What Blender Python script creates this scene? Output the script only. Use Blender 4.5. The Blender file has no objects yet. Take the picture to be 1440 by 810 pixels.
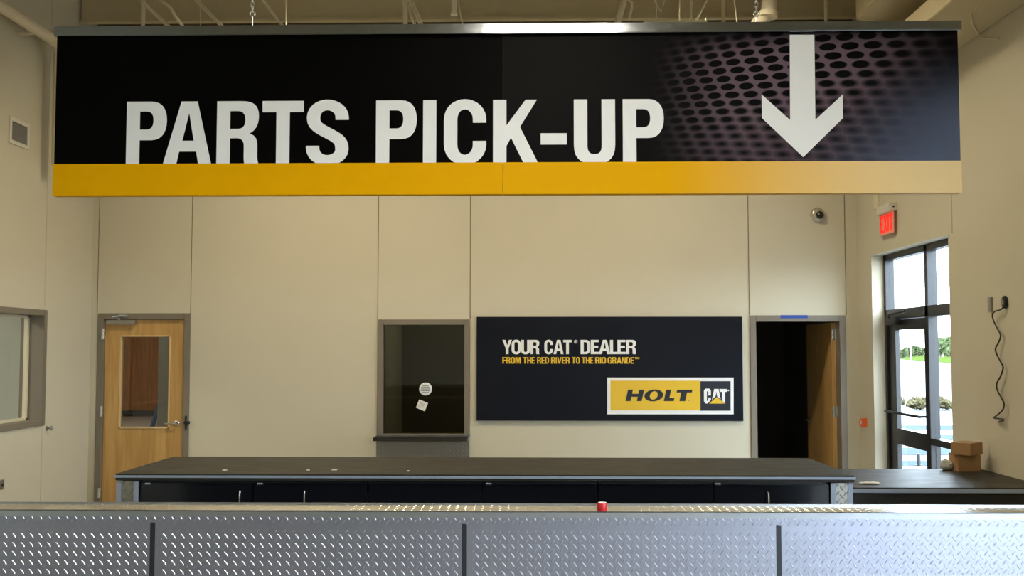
import bpy, bmesh, math, random
from mathutils import Vector, Matrix
from mathutils.geometry import tessellate_polygon
random.seed(7)
SC = bpy.context.scene
COL = SC.collection
R = math.radians

# ------------------------------------------------------------------ camera
F = 1300.0; SHIFT = 22.0; PITCH = R(2.86); YAW = R(1.10); CAMZ = 1.80
cd = bpy.data.cameras.new('camera'); cam = bpy.data.objects.new('camera', cd); COL.objects.link(cam)
cd.sensor_width = 36.0; cd.lens = F / 1440.0 * 36.0; cd.shift_y = SHIFT / 1440.0
cd.clip_start = 0.05; cd.clip_end = 800
cam.location = (0, 0, CAMZ); cam.rotation_euler = (R(90) + PITCH, 0, YAW)
SC.camera = cam
# ------------------------------------------------------------------ world, sun, exposure
SKY = 17.0; SUN = 6.0; LAMP = 46.0
w = bpy.data.worlds.new('world'); SC.world = w; w.use_nodes = True
bg = w.node_tree.nodes['Background']; bg.inputs[0].default_value = (0.75, 0.89, 1.04, 1); bg.inputs[1].default_value = SKY
sd = bpy.data.lights.new('sun', 'SUN'); sd.energy = SUN; sd.angle = R(1.0); sd.color = (1, 0.96, 0.9)
so = bpy.data.objects.new('sun', sd); COL.objects.link(so)
so.rotation_euler = Vector((0.45, -0.75, -0.9)).to_track_quat('-Z', 'Y').to_euler()
SC.view_settings.view_transform = 'Standard'; SC.view_settings.look = 'None'
SC.view_settings.gamma = 1; SC.view_settings.use_curve_mapping = False
SC.view_settings.exposure = 0.10

# ------------------------------------------------------------------ pixel ray -> world point on a plane of the place
_M = cam.rotation_euler.to_matrix()
def P(x, y, X=None, Y=None, Z=None):
    d = _M @ Vector((x - 720.0, 405.0 - y + SHIFT, -F)); o = Vector((0, 0, CAMZ))
    t = (X - o.x) / d.x if X is not None else (Y - o.y) / d.y if Y is not None else (Z - o.z) / d.z
    return o + d * t
YB = 10.0
XL = P(128, 460, Y=YB).x; XR = P(1207, 460, Y=YB).x
YS = 5.0; YF = 3.6

# ------------------------------------------------------------------ materials
class V:                                            # tiny wrapper: arithmetic on node sockets
    def __init__(s, nt, sock): s.nt = nt; s.s = sock
    def op(s, o, b=None, c=None):
        n = s.nt.nodes.new('ShaderNodeMath'); n.operation = o
        for i, a in enumerate((s, b, c)):
            if a is None: continue
            if isinstance(a, V): s.nt.links.new(a.s, n.inputs[i])
            else: n.inputs[i].default_value = a
        return V(s.nt, n.outputs[0])
    def __add__(s, b): return s.op('ADD', b)
    def __sub__(s, b): return s.op('SUBTRACT', b)
    def __mul__(s, b): return s.op('MULTIPLY', b)
    def __truediv__(s, b): return s.op('DIVIDE', b)
def smooth(x, a, b):
    n = x.nt.nodes.new('ShaderNodeMapRange'); n.interpolation_type = 'SMOOTHSTEP'
    x.nt.links.new(x.s, n.inputs[0])
    for i, v in ((1, a), (2, b)):
        if isinstance(v, V): x.nt.links.new(v.s, n.inputs[i])
        else: n.inputs[i].default_value = v
    return V(x.nt, n.outputs[0])
def mixc(nt, f, a, b):
    n = nt.nodes.new('ShaderNodeMix'); n.data_type = 'RGBA'
    if isinstance(f, V): nt.links.new(f.s, n.inputs[0])
    else: n.inputs[0].default_value = f
    for i, v in ((6, a), (7, b)):
        if isinstance(v, tuple): n.inputs[i].default_value = (*v[:3], 1)
        else: nt.links.new(v, n.inputs[i])
    return n.outputs[2]
def mat(name, col, rough=0.5, metal=0.0, spec=0.5, noise=0.0, nscale=8.0, stretch=(1, 1, 1), bump=0.0, rnoise=0.0, emit=None, es=0.0):
    m = bpy.data.materials.new(name); m.use_nodes = True; nt = m.node_tree; b = nt.nodes['Principled BSDF']
    b.inputs['Roughness'].default_value = rough; b.inputs['Metallic'].default_value = metal
    b.inputs['Specular IOR Level'].default_value = spec
    tc = nt.nodes.new('ShaderNodeTexCoord'); mp = nt.nodes.new('ShaderNodeMapping')
    nt.links.new(tc.outputs['Object'], mp.inputs[0]); mp.inputs['Scale'].default_value = stretch
    nz = nt.nodes.new('ShaderNodeTexNoise'); nz.inputs['Scale'].default_value = nscale; nz.inputs['Detail'].default_value = 5
    nt.links.new(mp.outputs[0], nz.inputs['Vector'])
    lo = tuple(c * (1 - noise) for c in col); hi = tuple(min(1, c * (1 + noise)) for c in col)
    nt.links.new(mixc(nt, V(nt, nz.outputs[0]), lo, hi), b.inputs['Base Color'])
    if rnoise:
        nt.links.new((V(nt, nz.outputs[0]) * (2 * rnoise) + (rough - rnoise)).s, b.inputs['Roughness'])
    if bump:
        bp = nt.nodes.new('ShaderNodeBump'); bp.inputs['Strength'].default_value = bump; bp.inputs['Distance'].default_value = 0.002
        nt.links.new(nz.outputs[0], bp.inputs['Height']); nt.links.new(bp.outputs[0], b.inputs['Normal'])
    if emit:
        b.inputs['Emission Color'].default_value = (*emit, 1); b.inputs['Emission Strength'].default_value = es
    return m
def wood(name, dark, light, axis='z', rough=0.4, planks=0.0):
    m = bpy.data.materials.new(name); m.use_nodes = True; nt = m.node_tree; b = nt.nodes['Principled BSDF']
    b.inputs['Roughness'].default_value = rough
    tc = nt.nodes.new('ShaderNodeTexCoord'); mp = nt.nodes.new('ShaderNodeMapping'); nt.links.new(tc.outputs['Object'], mp.inputs[0])
    mp.inputs['Scale'].default_value = (14, 14, 1.2)
    nz = nt.nodes.new('ShaderNodeTexNoise'); nz.inputs['Scale'].default_value = 1.6; nz.inputs['Detail'].default_value = 7; nz.inputs['Distortion'].default_value = 0.5
    nt.links.new(mp.outputs[0], nz.inputs['Vector'])
    f = smooth(V(nt, nz.outputs[0]), 0.3, 0.7)
    c = mixc(nt, f, dark, light)
    sx = nt.nodes.new('ShaderNodeSeparateXYZ'); nt.links.new(tc.outputs['Object'], sx.inputs[0])
    if planks:
        k = (V(nt, sx.outputs[0]) + V(nt, sx.outputs[1])) * (1 / planks); k = k.op('FLOOR')
        wn = nt.nodes.new('ShaderNodeTexWhiteNoise'); wn.noise_dimensions = '1D'; nt.links.new(k.s, wn.inputs['W'])
        c = mixc(nt, V(nt, wn.outputs['Value']) * 0.35, c, tuple(x * 0.75 for x in dark))
    nt.links.new(c, b.inputs['Base Color'])
    return m
def glass(name, tint=(1, 1, 1), refl=0.08, rough=0.02):
    m = bpy.data.materials.new(name); m.use_nodes = True; nt = m.node_tree; nt.nodes.clear()
    o = nt.nodes.new('ShaderNodeOutputMaterial'); t = nt.nodes.new('ShaderNodeBsdfTransparent'); g = nt.nodes.new('ShaderNodeBsdfGlossy')
    t.inputs[0].default_value = (*tint, 1); g.inputs['Roughness'].default_value = rough
    mx = nt.nodes.new('ShaderNodeMixShader'); mx.inputs[0].default_value = refl
    nt.links.new(t.outputs[0], mx.inputs[1]); nt.links.new(g.outputs[0], mx.inputs[2]); nt.links.new(mx.outputs[0], o.inputs[0])
    return m
M = {}
M['wall'] = mat('wall_paint', (0.585, 0.54, 0.415), 0.75, spec=0.25, noise=0.03, nscale=3, bump=0.05)
M['ceil'] = mat('ceiling_paint', (0.54, 0.46, 0.29), 0.7, spec=0.25, noise=0.05)
M['steel_paint'] = mat('painted_steel', (0.68, 0.60, 0.43), 0.5, spec=0.35, noise=0.05, nscale=20)
M['gap_shade'] = mat('brown_gap_shade', (0.17, 0.115, 0.055), 0.7, noise=0.2)  # brown that carries the shade of the gap above the wall
M['joint'] = mat('dark_joint', (0.16, 0.125, 0.075), 0.8)  # dark tone of the control joint grooves
M['floor'] = mat('concrete_floor', (0.33, 0.30, 0.26), 0.45, noise=0.12, nscale=2)
M['frame'] = mat('taupe_metal_frame', (0.205, 0.175, 0.13), 0.45, spec=0.4, noise=0.04)
M['maple'] = wood('maple_veneer', (0.50, 0.285, 0.085), (0.63, 0.38, 0.135), planks=0.137)
M['maple_trim'] = wood('maple_bead', (0.62, 0.44, 0.20), (0.72, 0.52, 0.26))
M['brown'] = wood('brown_wood', (0.36, 0.135, 0.025), (0.50, 0.20, 0.04), planks=1.1)
M['chrome'] = mat('satin_chrome', (0.70, 0.69, 0.66), 0.25, 1.0)
M['steel'] = mat('grey_steel', (0.40, 0.39, 0.36), 0.4, 0.85, noise=0.1)
M['alu'] = mat('brushed_aluminium', (0.44, 0.46, 0.50), 0.30, 1.0, noise=0.07, nscale=6, stretch=(3, 3, 30), rnoise=0.06)
M['rail'] = mat('mill_aluminium', (0.35, 0.37, 0.40), 0.15, 1.0, noise=0.10, nscale=9, stretch=(4, 4, 4), rnoise=0.04)
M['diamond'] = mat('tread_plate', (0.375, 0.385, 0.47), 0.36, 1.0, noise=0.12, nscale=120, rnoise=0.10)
M['lug'] = mat('bright_lug_glint', (0.66, 0.67, 0.72), 0.40, 1.0, noise=0.08, nscale=120)  # glints painted as a brighter colour on one lug direction only
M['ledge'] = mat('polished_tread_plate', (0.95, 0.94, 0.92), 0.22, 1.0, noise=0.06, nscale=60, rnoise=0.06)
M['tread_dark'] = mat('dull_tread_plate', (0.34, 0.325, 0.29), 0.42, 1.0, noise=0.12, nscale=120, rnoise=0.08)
M['edge_alu'] = mat('satin_edge_aluminium', (0.36, 0.42, 0.52), 0.55, 0.35, noise=0.10, nscale=10)
M['black'] = mat('black_enamel', (0.012, 0.013, 0.016), 0.45)
M['gloss_black'] = mat('black_gloss_panel', (0.006, 0.007, 0.010), 0.16, spec=0.5)
M['laminate'] = mat('charcoal_laminate', (0.030, 0.027, 0.021), 0.50, spec=.22, noise=0.35, nscale=5, rnoise=0.12, stretch=(1, 3, 1))
M['white'] = mat('white_vinyl', (0.88, 0.875, 0.86), 0.45)
M['offwhite'] = mat('off_white_plastic', (0.66, 0.63, 0.54), 0.4)
M['yellow'] = mat('yellow_print', (0.80, 0.395, 0.0), 0.45, spec=.06, noise=0.03)
M['cat_yellow'] = mat('yellow_vinyl', (0.78, 0.50, 0.03), 0.4)
M['print_black'] = mat('black_print', (0.0022, 0.002, 0.0018), 0.45, spec=.03, noise=0.3, nscale=2)
M['navy_print'] = mat('dark_navy_print', (0.0085, 0.0095, 0.015), 0.42, spec=.14, noise=0.4, nscale=1.5)
M['navy'] = mat('navy_vinyl', (0.014, 0.016, 0.026), 0.45)
M['red'] = mat('red_plastic', (0.55, 0.012, 0.015), 0.35)
M['exit'] = mat('lit_red_letters', (0.5, 0.004, 0.003), 0.4, emit=(1, 0.0, 0.0), es=1.3)
M['exit_pane'] = mat('red_lit_acrylic', (0.80, 0.38, 0.28), 0.2, emit=(1, 0.05, 0.03), es=0.06)
M['dark_bronze'] = mat('dark_bronze_aluminium', (0.016, 0.015, 0.016), 0.35, spec=0.5)
M['glass'] = glass('clear_glass', (0.97, 0.985, 0.98), 0.05)
M['smoke_glass'] = glass('smoked_glass', (0.50, 0.48, 0.40), 0.045)
M['door_glass'] = glass('door_lite_glass', (0.80, 0.80, 0.78), 0.05)
M['card'] = mat('corrugated_cardboard', (0.36, 0.205, 0.085), 0.8, noise=0.08, nscale=12)
M['cable'] = mat('black_cable', (0.012, 0.011, 0.010), 0.45)
M['blue_tape'] = mat('blue_masking_tape', (0.015, 0.055, 0.33), 0.6)
M['orange'] = mat('orange_plastic', (0.80, 0.13, 0.02), 0.45)
M['ladder'] = mat('blue_fibreglass', (0.02, 0.09, 0.28), 0.45)
M['grey_wall'] = mat('grey_room_paint', (0.40, 0.40, 0.34), 0.7, noise=0.03)
M['room_wall'] = mat('pale_room_paint', (0.50, 0.51, 0.46), 0.7, noise=0.03)
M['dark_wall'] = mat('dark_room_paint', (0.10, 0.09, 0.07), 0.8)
M['paper'] = mat('white_paper', (0.78, 0.76, 0.70), 0.7)
M['vent_grey'] = mat('vent_grey', (0.26, 0.25, 0.23), 0.5)
M['cam_metal'] = mat('satin_camera_housing', (0.52, 0.48, 0.40), 0.3, 0.6)
M['dome'] = mat('smoked_dome', (0.015, 0.012, 0.010), 0.06)
M['lamp'] = mat('fluorescent_tube', (0.9, 0.9, 0.85), 0.3, emit=(1, 0.90, 0.72), es=26.0)
M['leaf'] = mat('tree_leaves', (0.085, 0.105, 0.05), 0.7, spec=0.0, noise=0.5, nscale=2)
M['bark'] = mat('tree_bark', (0.16, 0.13, 0.10), 0.8, noise=0.3)
M['grass'] = mat('lawn_grass', (0.042, 0.062, 0.015), 0.8, spec=0.0, noise=0.3, nscale=3)
M['bush'] = mat('dry_bush', (0.075, 0.066, 0.036), 0.8, spec=0.0, noise=0.4, nscale=6)
M['lot'] = mat('pale_concrete_lot', (0.17, 0.175, 0.185), 0.8, spec=0.0, noise=0.2, nscale=0.08, stretch=(1, 6, 1))
M['stripe_shade'] = mat('blue_grey_shadow_tone', (0.048, 0.062, 0.075), 0.8, spec=0.0, noise=0.15, nscale=1)  # shadow stripe tone for the paving, painted into the colour

# ------------------------------------------------------------------ mesh helpers
class MB:
    def __init__(s): s.v = []; s.f = []; s.lugf = []
    def add(s, vs, fs):
        n = len(s.v); s.v += [tuple(p) for p in vs]; s.f += [tuple(i + n for i in f) for f in fs]; return s
    def box(s, x0, x1, y0, y1, z0, z1, bev=0.0, rot=None, piv=None):
        x0, x1 = sorted((x0, x1)); y0, y1 = sorted((y0, y1)); z0, z1 = sorted((z0, z1))
        bm = bmesh.new(); bmesh.ops.create_cube(bm, size=1)
        for q in bm.verts: q.co = Vector(((x0 + x1) / 2 + q.co.x * (x1 - x0), (y0 + y1) / 2 + q.co.y * (y1 - y0), (z0 + z1) / 2 + q.co.z * (z1 - z0)))
        if bev > 0: bmesh.ops.bevel(bm, geom=bm.edges[:], offset=min(bev, (x1 - x0) * .45, (y1 - y0) * .45, (z1 - z0) * .45), segments=2, affect='EDGES')
        if rot is not None:
            piv = Vector(piv) if piv is not None else Vector(((x0 + x1) / 2, (y0 + y1) / 2, (z0 + z1) / 2))
            for q in bm.verts: q.co = rot @ (q.co - piv) + piv
        bm.verts.index_update()
        s.add([q.co for q in bm.verts], [[q.index for q in f.verts] for f in bm.faces]); bm.free(); return s
    def tube(s, pts, r, n=10, cap=True):
        pts = [Vector(p) for p in pts]; rs = r if isinstance(r, (list, tuple)) else [r] * len(pts)
        ring = []; prev = None
        for i, p in enumerate(pts):
            d = (pts[min(i + 1, len(pts) - 1)] - pts[max(i - 1, 0)]).normalized()
            u = (prev - d * prev.dot(d)) if prev is not None else d.orthogonal()
            if u.length < 1e-6: u = d.orthogonal()
            u.normalize(); prev = u; v = d.cross(u)
            ring.append([p + (u * math.cos(2 * math.pi * k / n) + v * math.sin(2 * math.pi * k / n)) * rs[i] for k in range(n)])
        vs = [q for rr in ring for q in rr]; fs = []
        for i in range(len(pts) - 1):
            for k in range(n):
                a = i * n + k; b = i * n + (k + 1) % n; fs.append((a, b, b + n, a + n))
        if cap: fs += [tuple(range(n - 1, -1, -1)), tuple(range((len(pts) - 1) * n, len(pts) * n))]
        return s.add(vs, fs)
    def lathe(s, prof, c, ax='z', n=28):               # prof: (radius, height) along ax
        c = Vector(c); vs = []; fs = []
        for r, h in prof:
            for k in range(n):
                a = 2 * math.pi * k / n; e = (r * math.cos(a), r * math.sin(a), h)
                vs.append(c + Vector(e if ax == 'z' else (e[0], e[2], e[1]) if ax == 'y' else (e[2], e[0], e[1])))
        for i in range(len(prof) - 1):
            for k in range(n):
                a = i * n + k; b = i * n + (k + 1) % n; fs.append((a, b, b + n, a + n))
        fs.append(tuple(range(n))); fs.append(tuple(range((len(prof) - 1) * n, len(prof) * n)))
        return s.add(vs, fs)
    def torus(s, c, R0, r, rot=None, n=18, m=8, sx=1.0, sz=1.0):
        c = Vector(c); vs = []; fs = []
        for i in range(n):
            a = 2 * math.pi * i / n
            for j in range(m):
                b = 2 * math.pi * j / m
                q = Vector(((R0 + r * math.cos(b)) * math.cos(a) * sx, r * math.sin(b), (R0 + r * math.cos(b)) * math.sin(a) * sz))
                vs.append(c + (rot @ q if rot is not None else q))
        for i in range(n):
            for j in range(m): fs.append((i * m + j, i * m + (j + 1) % m, ((i + 1) % n) * m + (j + 1) % m, ((i + 1) % n) * m + j))
        return s.add(vs, fs)
    def prism(s, outer, holes, fn, d0, d1):            # 2-D polygon with holes; fn(u, v, d) -> point; d0 front, d1 back
        loops = [outer] + list(holes); flat = [p for l in loops for p in l]
        tri = tessellate_polygon([[Vector((p[0], p[1], 0)) for p in l] for l in loops])
        n = len(flat); vs = [fn(p[0], p[1], d0) for p in flat] + [fn(p[0], p[1], d1) for p in flat]
        fs = [tuple(t) for t in tri]; k = 0
        for l in loops:
            m = len(l)
            for i in range(m): a = k + i; b = k + (i + 1) % m; fs.append((a, b, b + n, a + n))
            k += m
        fs += [tuple(n + i for i in reversed(t)) for t in tri]
        return s.add(vs, fs)
    def build(s, name, m, parent=None, sharp=35, fix=True):
        me = bpy.data.meshes.new(name)
        off = parent.matrix_world.translation if parent is not None else Vector((0, 0, 0))
        if parent is not None:
            q = parent; off = Vector((0, 0, 0))
            while q is not None: off = off + q.location; q = q.parent
        if parent is None and s.v:
            xs = [v[0] for v in s.v]; ys = [v[1] for v in s.v]; zs = [v[2] for v in s.v]
            off = Vector(((min(xs) + max(xs)) / 2, (min(ys) + max(ys)) / 2, min(zs)))
        me.from_pydata([(v[0] - off.x, v[1] - off.y, v[2] - off.z) for v in s.v], [], s.f); me.update()
        if fix:
            bm = bmesh.new(); bm.from_mesh(me); bmesh.ops.recalc_face_normals(bm, faces=bm.faces[:]); bm.to_mesh(me); bm.free()
        me.shade_smooth(); me.set_sharp_from_angle(angle=R(sharp))
        me.materials.append(m)
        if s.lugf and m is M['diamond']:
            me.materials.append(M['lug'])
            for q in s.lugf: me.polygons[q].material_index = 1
        o = bpy.data.objects.new(name, me); COL.objects.link(o)
        if parent is not None: o.parent = parent
        else: o.location = off
        return o
def tag(o, label, cat, group=None, kind=None):
    o['label'] = label; o['category'] = cat
    if group: o['group'] = group
    if kind: o['kind'] = kind
    return o
def thing(name, loc, label, cat, group=None):
    o = bpy.data.objects.new(name, None); o.empty_display_size = 0.1; COL.objects.link(o); o.location = loc
    return tag(o, label, cat, group)
def struct_root(name, loc):
    o = bpy.data.objects.new(name, None); o.empty_display_size = 0.1; COL.objects.link(o); o.location = loc; o['kind'] = 'structure'; return o
def struct(name, mb, m, parent=None):
    o = mb.build(name, m, parent); o['kind'] = 'structure'; return o
def sheet(mb, a0, a1, b0, b1, holes, fn):              # rectangle with rectangular holes as boxes; fn(a0,a1,b0,b1) adds a box
    As = sorted({a0, a1, *[h[0] for h in holes], *[h[1] for h in holes]}); As = [a for a in As if a0 <= a <= a1]
    for i in range(len(As) - 1):
        m = (As[i] + As[i + 1]) / 2; cuts = sorted((h[2], h[3]) for h in holes if h[0] < m < h[1]); z = b0
        for c0, c1 in cuts:
            if c0 > z + 1e-6: fn(As[i], As[i + 1], z, c0)
            z = max(z, c1)
        if z < b1 - 1e-6: fn(As[i], As[i + 1], z, b1)
    return mb
def copy_tree(o, parent=None):
    c = o.copy(); COL.objects.link(c)
    if parent is not None: c.parent = parent
    for ch in list(o.children): copy_tree(ch, c)
    return c
def bez(p0, p1, p2, p3, n=7):
    return [tuple((1 - t) ** 3 * a + 3 * (1 - t) ** 2 * t * b + 3 * (1 - t) * t * t * c + t ** 3 * d for a, b, c, d in zip(p0, p1, p2, p3)) for t in [k / n for k in range(1, n + 1)]]
def path(*c):                                          # points (2 numbers) and cubic pieces (6 numbers)
    o = [c[0]]
    for q in c[1:]:
        if len(q) == 2: o.append(q)
        else: o += bez(o[-1], q[0:2], q[2:4], q[4:6])
    return o

# ------------------------------------------------------------------ condensed grotesque capitals (height 1, width w)
S_, T_ = 0.207, 0.158
def stroke(pts, s=S_, t=T_):
    L, Rr = [], []
    for i, p in enumerate(pts):
        a = pts[max(i - 1, 0)]; b = pts[min(i + 1, len(pts) - 1)]
        dx, dy = b[0] - a[0], b[1] - a[1]; l = math.hypot(dx, dy) or 1; nx, ny = -dy / l, dx / l
        h = 0.5 * (s * nx * nx + t * ny * ny) if True else 0
        L.append((p[0] + nx * h, p[1] + ny * h)); Rr.append((p[0] - nx * h, p[1] - ny * h))
    return L + Rr[::-1]
WID = dict(P=.63, A=.77, R=.665, T=.65, S=.68, I=.2, C=.66, K=.71, U=.65, O=.67, Y=.70, D=.65, E=.55, L=.52, F=.53, H=.66, M=.83, V=.70, G=.68, N=.66)
def glyph(ch, w):
    s, t = S_, T_; q = lambda a: a * w
    if ch == 'I': return [([(0, 0), (0, 1), (w, 1), (w, 0)], [])]
    if ch == '-': return [([(0, .30), (0, .475), (w, .475), (w, .30)], [])]
    if ch == 'P': return [(path((0, 0), (0, 1), (q(.62), 1), (q(.88), 1, w, .88, w, .70), (w, .52, q(.88), .395, q(.62), .395), (s, .395), (s, 0)),
        [path((s, .845), (q(.5), .845), (q(.62), .845, q(.67), .79, q(.67), .705), (q(.67), .615, q(.62), .56, q(.5), .56), (s, .56))])]
    if ch == 'R': return [(path((0, 0), (0, 1), (q(.6), 1), (q(.88), 1, q(.99), .92, q(.99), .76), (q(.99), .62, q(.9), .53, q(.76), .49), (q(.92), .47, q(.955), .40, q(.96), .30), (q(.96), .12),
        (q(.965), .05, w, .02, w, 0), (q(.67), 0), (q(.645), .04, q(.645), .1, q(.645), .15), (q(.645), .30), (q(.64), .38, q(.58), .42, q(.48), .42), (s, .42), (s, 0)),
        [path((s, .845), (q(.5), .845), (q(.62), .845, q(.675), .79, q(.675), .705), (q(.675), .62, q(.62), .565, q(.5), .565), (s, .565))])]
    if ch == 'A': return [([(0, 0), (q(.37), 1), (q(.70), 1), (w, 0), (q(.735), 0), (q(.685), .214), (q(.335), .214), (q(.275), 0)], [[(q(.53), .823), (q(.396), .382), (q(.632), .382)]])]
    if ch == 'T': return [([(0, 1), (w, 1), (w, .825), (w / 2 + s / 2, .825), (w / 2 + s / 2, 0), (w / 2 - s / 2, 0), (w / 2 - s / 2, .825), (0, .825)], [])]
    if ch == 'U': return [(path((0, 1), (0, .28), (0, .08, q(.2), -.015, q(.5), -.015), (q(.8), -.015, w, .08, w, .28), (w, 1), (w - s, 1), (w - s, .28), (w - s, .19, q(.62), .145, q(.5), .145), (q(.38), .145, s, .19, s, .28), (s, 1)), [])]
    if ch == 'D': return [(path((0, 0), (0, 1), (q(.48), 1), (q(.85), 1, w, .85, w, .6), (w, .4), (w, .15, q(.85), 0, q(.48), 0)), [path((s, .845), (q(.45), .845), (q(.6), .845, w - s, .78, w - s, .62), (w - s, .38), (w - s, .22, q(.6), .155, q(.45), .155), (s, .155))])]
    if ch == 'O': return [(path((0, .68), (0, .9, q(.2), 1.015, q(.5), 1.015), (q(.8), 1.015, w, .9, w, .68), (w, .32), (w, .1, q(.8), -.015, q(.5), -.015), (q(.2), -.015, 0, .1, 0, .32)),
        [path((s, .68), (s, .79, q(.39), .85, q(.5), .85), (q(.61), .85, w - s, .79, w - s, .68), (w - s, .32), (w - s, .21, q(.61), .15, q(.5), .15), (q(.39), .15, s, .21, s, .32))])]
    if ch in 'CG':
        h = s / 2; e = .36 if ch == 'C' else .30
        c = path((w - h, .645), (w - h, .70), (w - h, .84, q(.66), .935, q(.5), .935), (q(.33), .935, h, .85, h, .69), (h, .31), (h, .15, q(.33), .065, q(.5), .065), (q(.66), .065, w - h, .16, w - h, .30), (w - h, e))
        r = [(stroke(c), [])]
        if ch == 'G': r += [([(q(.52), .40), (q(.52), .54), (w, .54), (w, 0), (w - s * .62, 0), (w - s, .16), (w - s, .40)], [])]
        return r
    if ch == 'S':
        h = s / 2
        c = path((w - h, .70), (w - h, .73), (w - h, .87, q(.64), .935, q(.5), .935), (q(.33), .935, h + .01, .86, h + .01, .73), (h + .01, .60, q(.34), .555, q(.55), .48), (q(.75), .41, w - h, .37, w - h, .24), (w - h, .13, q(.66), .065, q(.5), .065), (q(.33), .065, h, .14, h, .27), (h, .295))
        return [(stroke(c, s, T_ * 1.05), [])]
    if ch == 'K': return [([(0, 0), (0, 1), (s, 1), (s, .60), (q(.726), 1), (q(.976), 1), (q(.6), .575), (w * 1.01, 0), (q(.69), 0), (q(.40), .41), (s, .28), (s, 0)], [])]
    if ch == 'Y': return [([(0, 1), (q(.31), 1), (q(.5), .62), (q(.70), 1), (w, 1), (w / 2 + s / 2, .40), (w / 2 + s / 2, 0), (w / 2 - s / 2, 0), (w / 2 - s / 2, .40)], [])]
    if ch == 'E': return [([(0, 0), (0, 1), (w * .97, 1), (w * .97, .84), (s, .84), (s, .59), (w * .9, .59), (w * .9, .43), (s, .43), (s, .16), (w, .16), (w, 0)], [])]
    if ch == 'F': return [([(0, 0), (0, 1), (w, 1), (w, .84), (s, .84), (s, .58), (w * .92, .58), (w * .92, .42), (s, .42), (s, 0)], [])]
    if ch == 'L': return [([(0, 0), (0, 1), (s, 1), (s, .16), (w, .16), (w, 0)], [])]
    if ch == 'H': return [([(0, 0), (0, 1), (s, 1), (s, .60), (w - s, .60), (w - s, 1), (w, 1), (w, 0), (w - s, 0), (w - s, .43), (s, .43), (s, 0)], [])]
    if ch == 'N': return [([(0, 0), (0, 1), (q(.34), 1), (w - s * .9, .38), (w - s * .9, 1), (w, 1), (w, 0), (q(.67), 0), (s * .9, .63), (s * .9, 0)], [])]
    if ch == 'M': return [([(0, 0), (0, 1), (q(.33), 1), (q(.5), .36), (q(.67), 1), (w, 1), (w, 0), (w - s * .88, 0), (w - s * .88, .74), (q(.59), 0), (q(.41), 0), (s * .88, .74), (s * .88, 0)], [])]
    if ch == 'V': return [([(0, 1), (q(.30), 1), (q(.5), .27), (q(.70), 1), (w, 1), (q(.66), 0), (q(.34), 0)], [])]
    if ch == 'X': return [([(0, 1), (q(.3), 1), (q(.5), .66), (q(.7), 1), (w, 1), (q(.68), .5), (w, 0), (q(.7), 0), (q(.5), .34), (q(.3), 0), (0, 0), (q(.32), .5)], [])]
WID['X'] = .68
def line_of(mb, text, x0, x1, zb, zt, fn, d0, d1, gap=.055, space=.24):
    adv = []; x = 0
    for i, ch in enumerate(text):
        if ch == ' ': x += space; continue
        nxt = text[i + 1] if i + 1 < len(text) else ' '
        adv.append((ch, x)); x += WID[ch] + (gap if nxt != ' ' else 0)
        if ch + nxt in ('AT', 'TA', 'YO', 'LE', 'RT', 'PA', 'AL', 'EA'): x -= .05
    tot = adv[-1][1] + WID[adv[-1][0]]; k = (x1 - x0) / tot; H = zt - zb
    for ch, a in adv:
        for outer, holes in glyph(ch, WID[ch]):
            g = lambda l: [(x0 + (a + u) * k, zb + v * H) for u, v in l]
            mb.prism(g(outer), [g(h) for h in holes], fn, d0, d1)
    return mb

# ------------------------------------------------------------------ tread plate: raised lugs on a sheet
def lugs(mb, a0, a1, b0, b1, fn, p=.0343, L=.0125, W=.0034, h0=.0018, off=(0, 0)):
    prof = [(-1, 0), (-.55, .8), (0, 1), (.55, .8), (1, 0), (.55, -.8), (0, -1), (-.55, -.8)]
    na = int((a1 - a0) / (p / 2)); nb = int((b1 - b0) / (p / 2))
    for i in range(na + 1):
        for j in range(nb + 1):
            if (i + j) % 2: continue
            s = 1 if i % 2 else -1
            ca, cb = a0 + off[0] + i * p / 2, b0 + off[1] + j * p / 2
            if not (a0 + L < ca < a1 - L and b0 + L * .8 < cb < b1 - L * .8): continue
            co, si = math.cos(R(52)), math.sin(R(52)) * s
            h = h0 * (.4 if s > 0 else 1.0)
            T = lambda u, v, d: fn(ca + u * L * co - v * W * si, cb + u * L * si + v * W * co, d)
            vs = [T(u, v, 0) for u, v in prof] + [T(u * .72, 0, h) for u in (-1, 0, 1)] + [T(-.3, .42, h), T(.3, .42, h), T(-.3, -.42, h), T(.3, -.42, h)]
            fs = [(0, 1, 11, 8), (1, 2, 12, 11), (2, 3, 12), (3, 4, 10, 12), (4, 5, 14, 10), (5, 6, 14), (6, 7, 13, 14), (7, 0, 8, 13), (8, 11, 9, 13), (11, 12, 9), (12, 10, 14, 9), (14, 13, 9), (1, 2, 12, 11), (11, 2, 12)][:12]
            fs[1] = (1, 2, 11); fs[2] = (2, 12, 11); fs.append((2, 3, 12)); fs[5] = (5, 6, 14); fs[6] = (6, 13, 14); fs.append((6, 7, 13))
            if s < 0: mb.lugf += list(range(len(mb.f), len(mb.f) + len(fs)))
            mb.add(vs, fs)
    return mb

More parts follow.
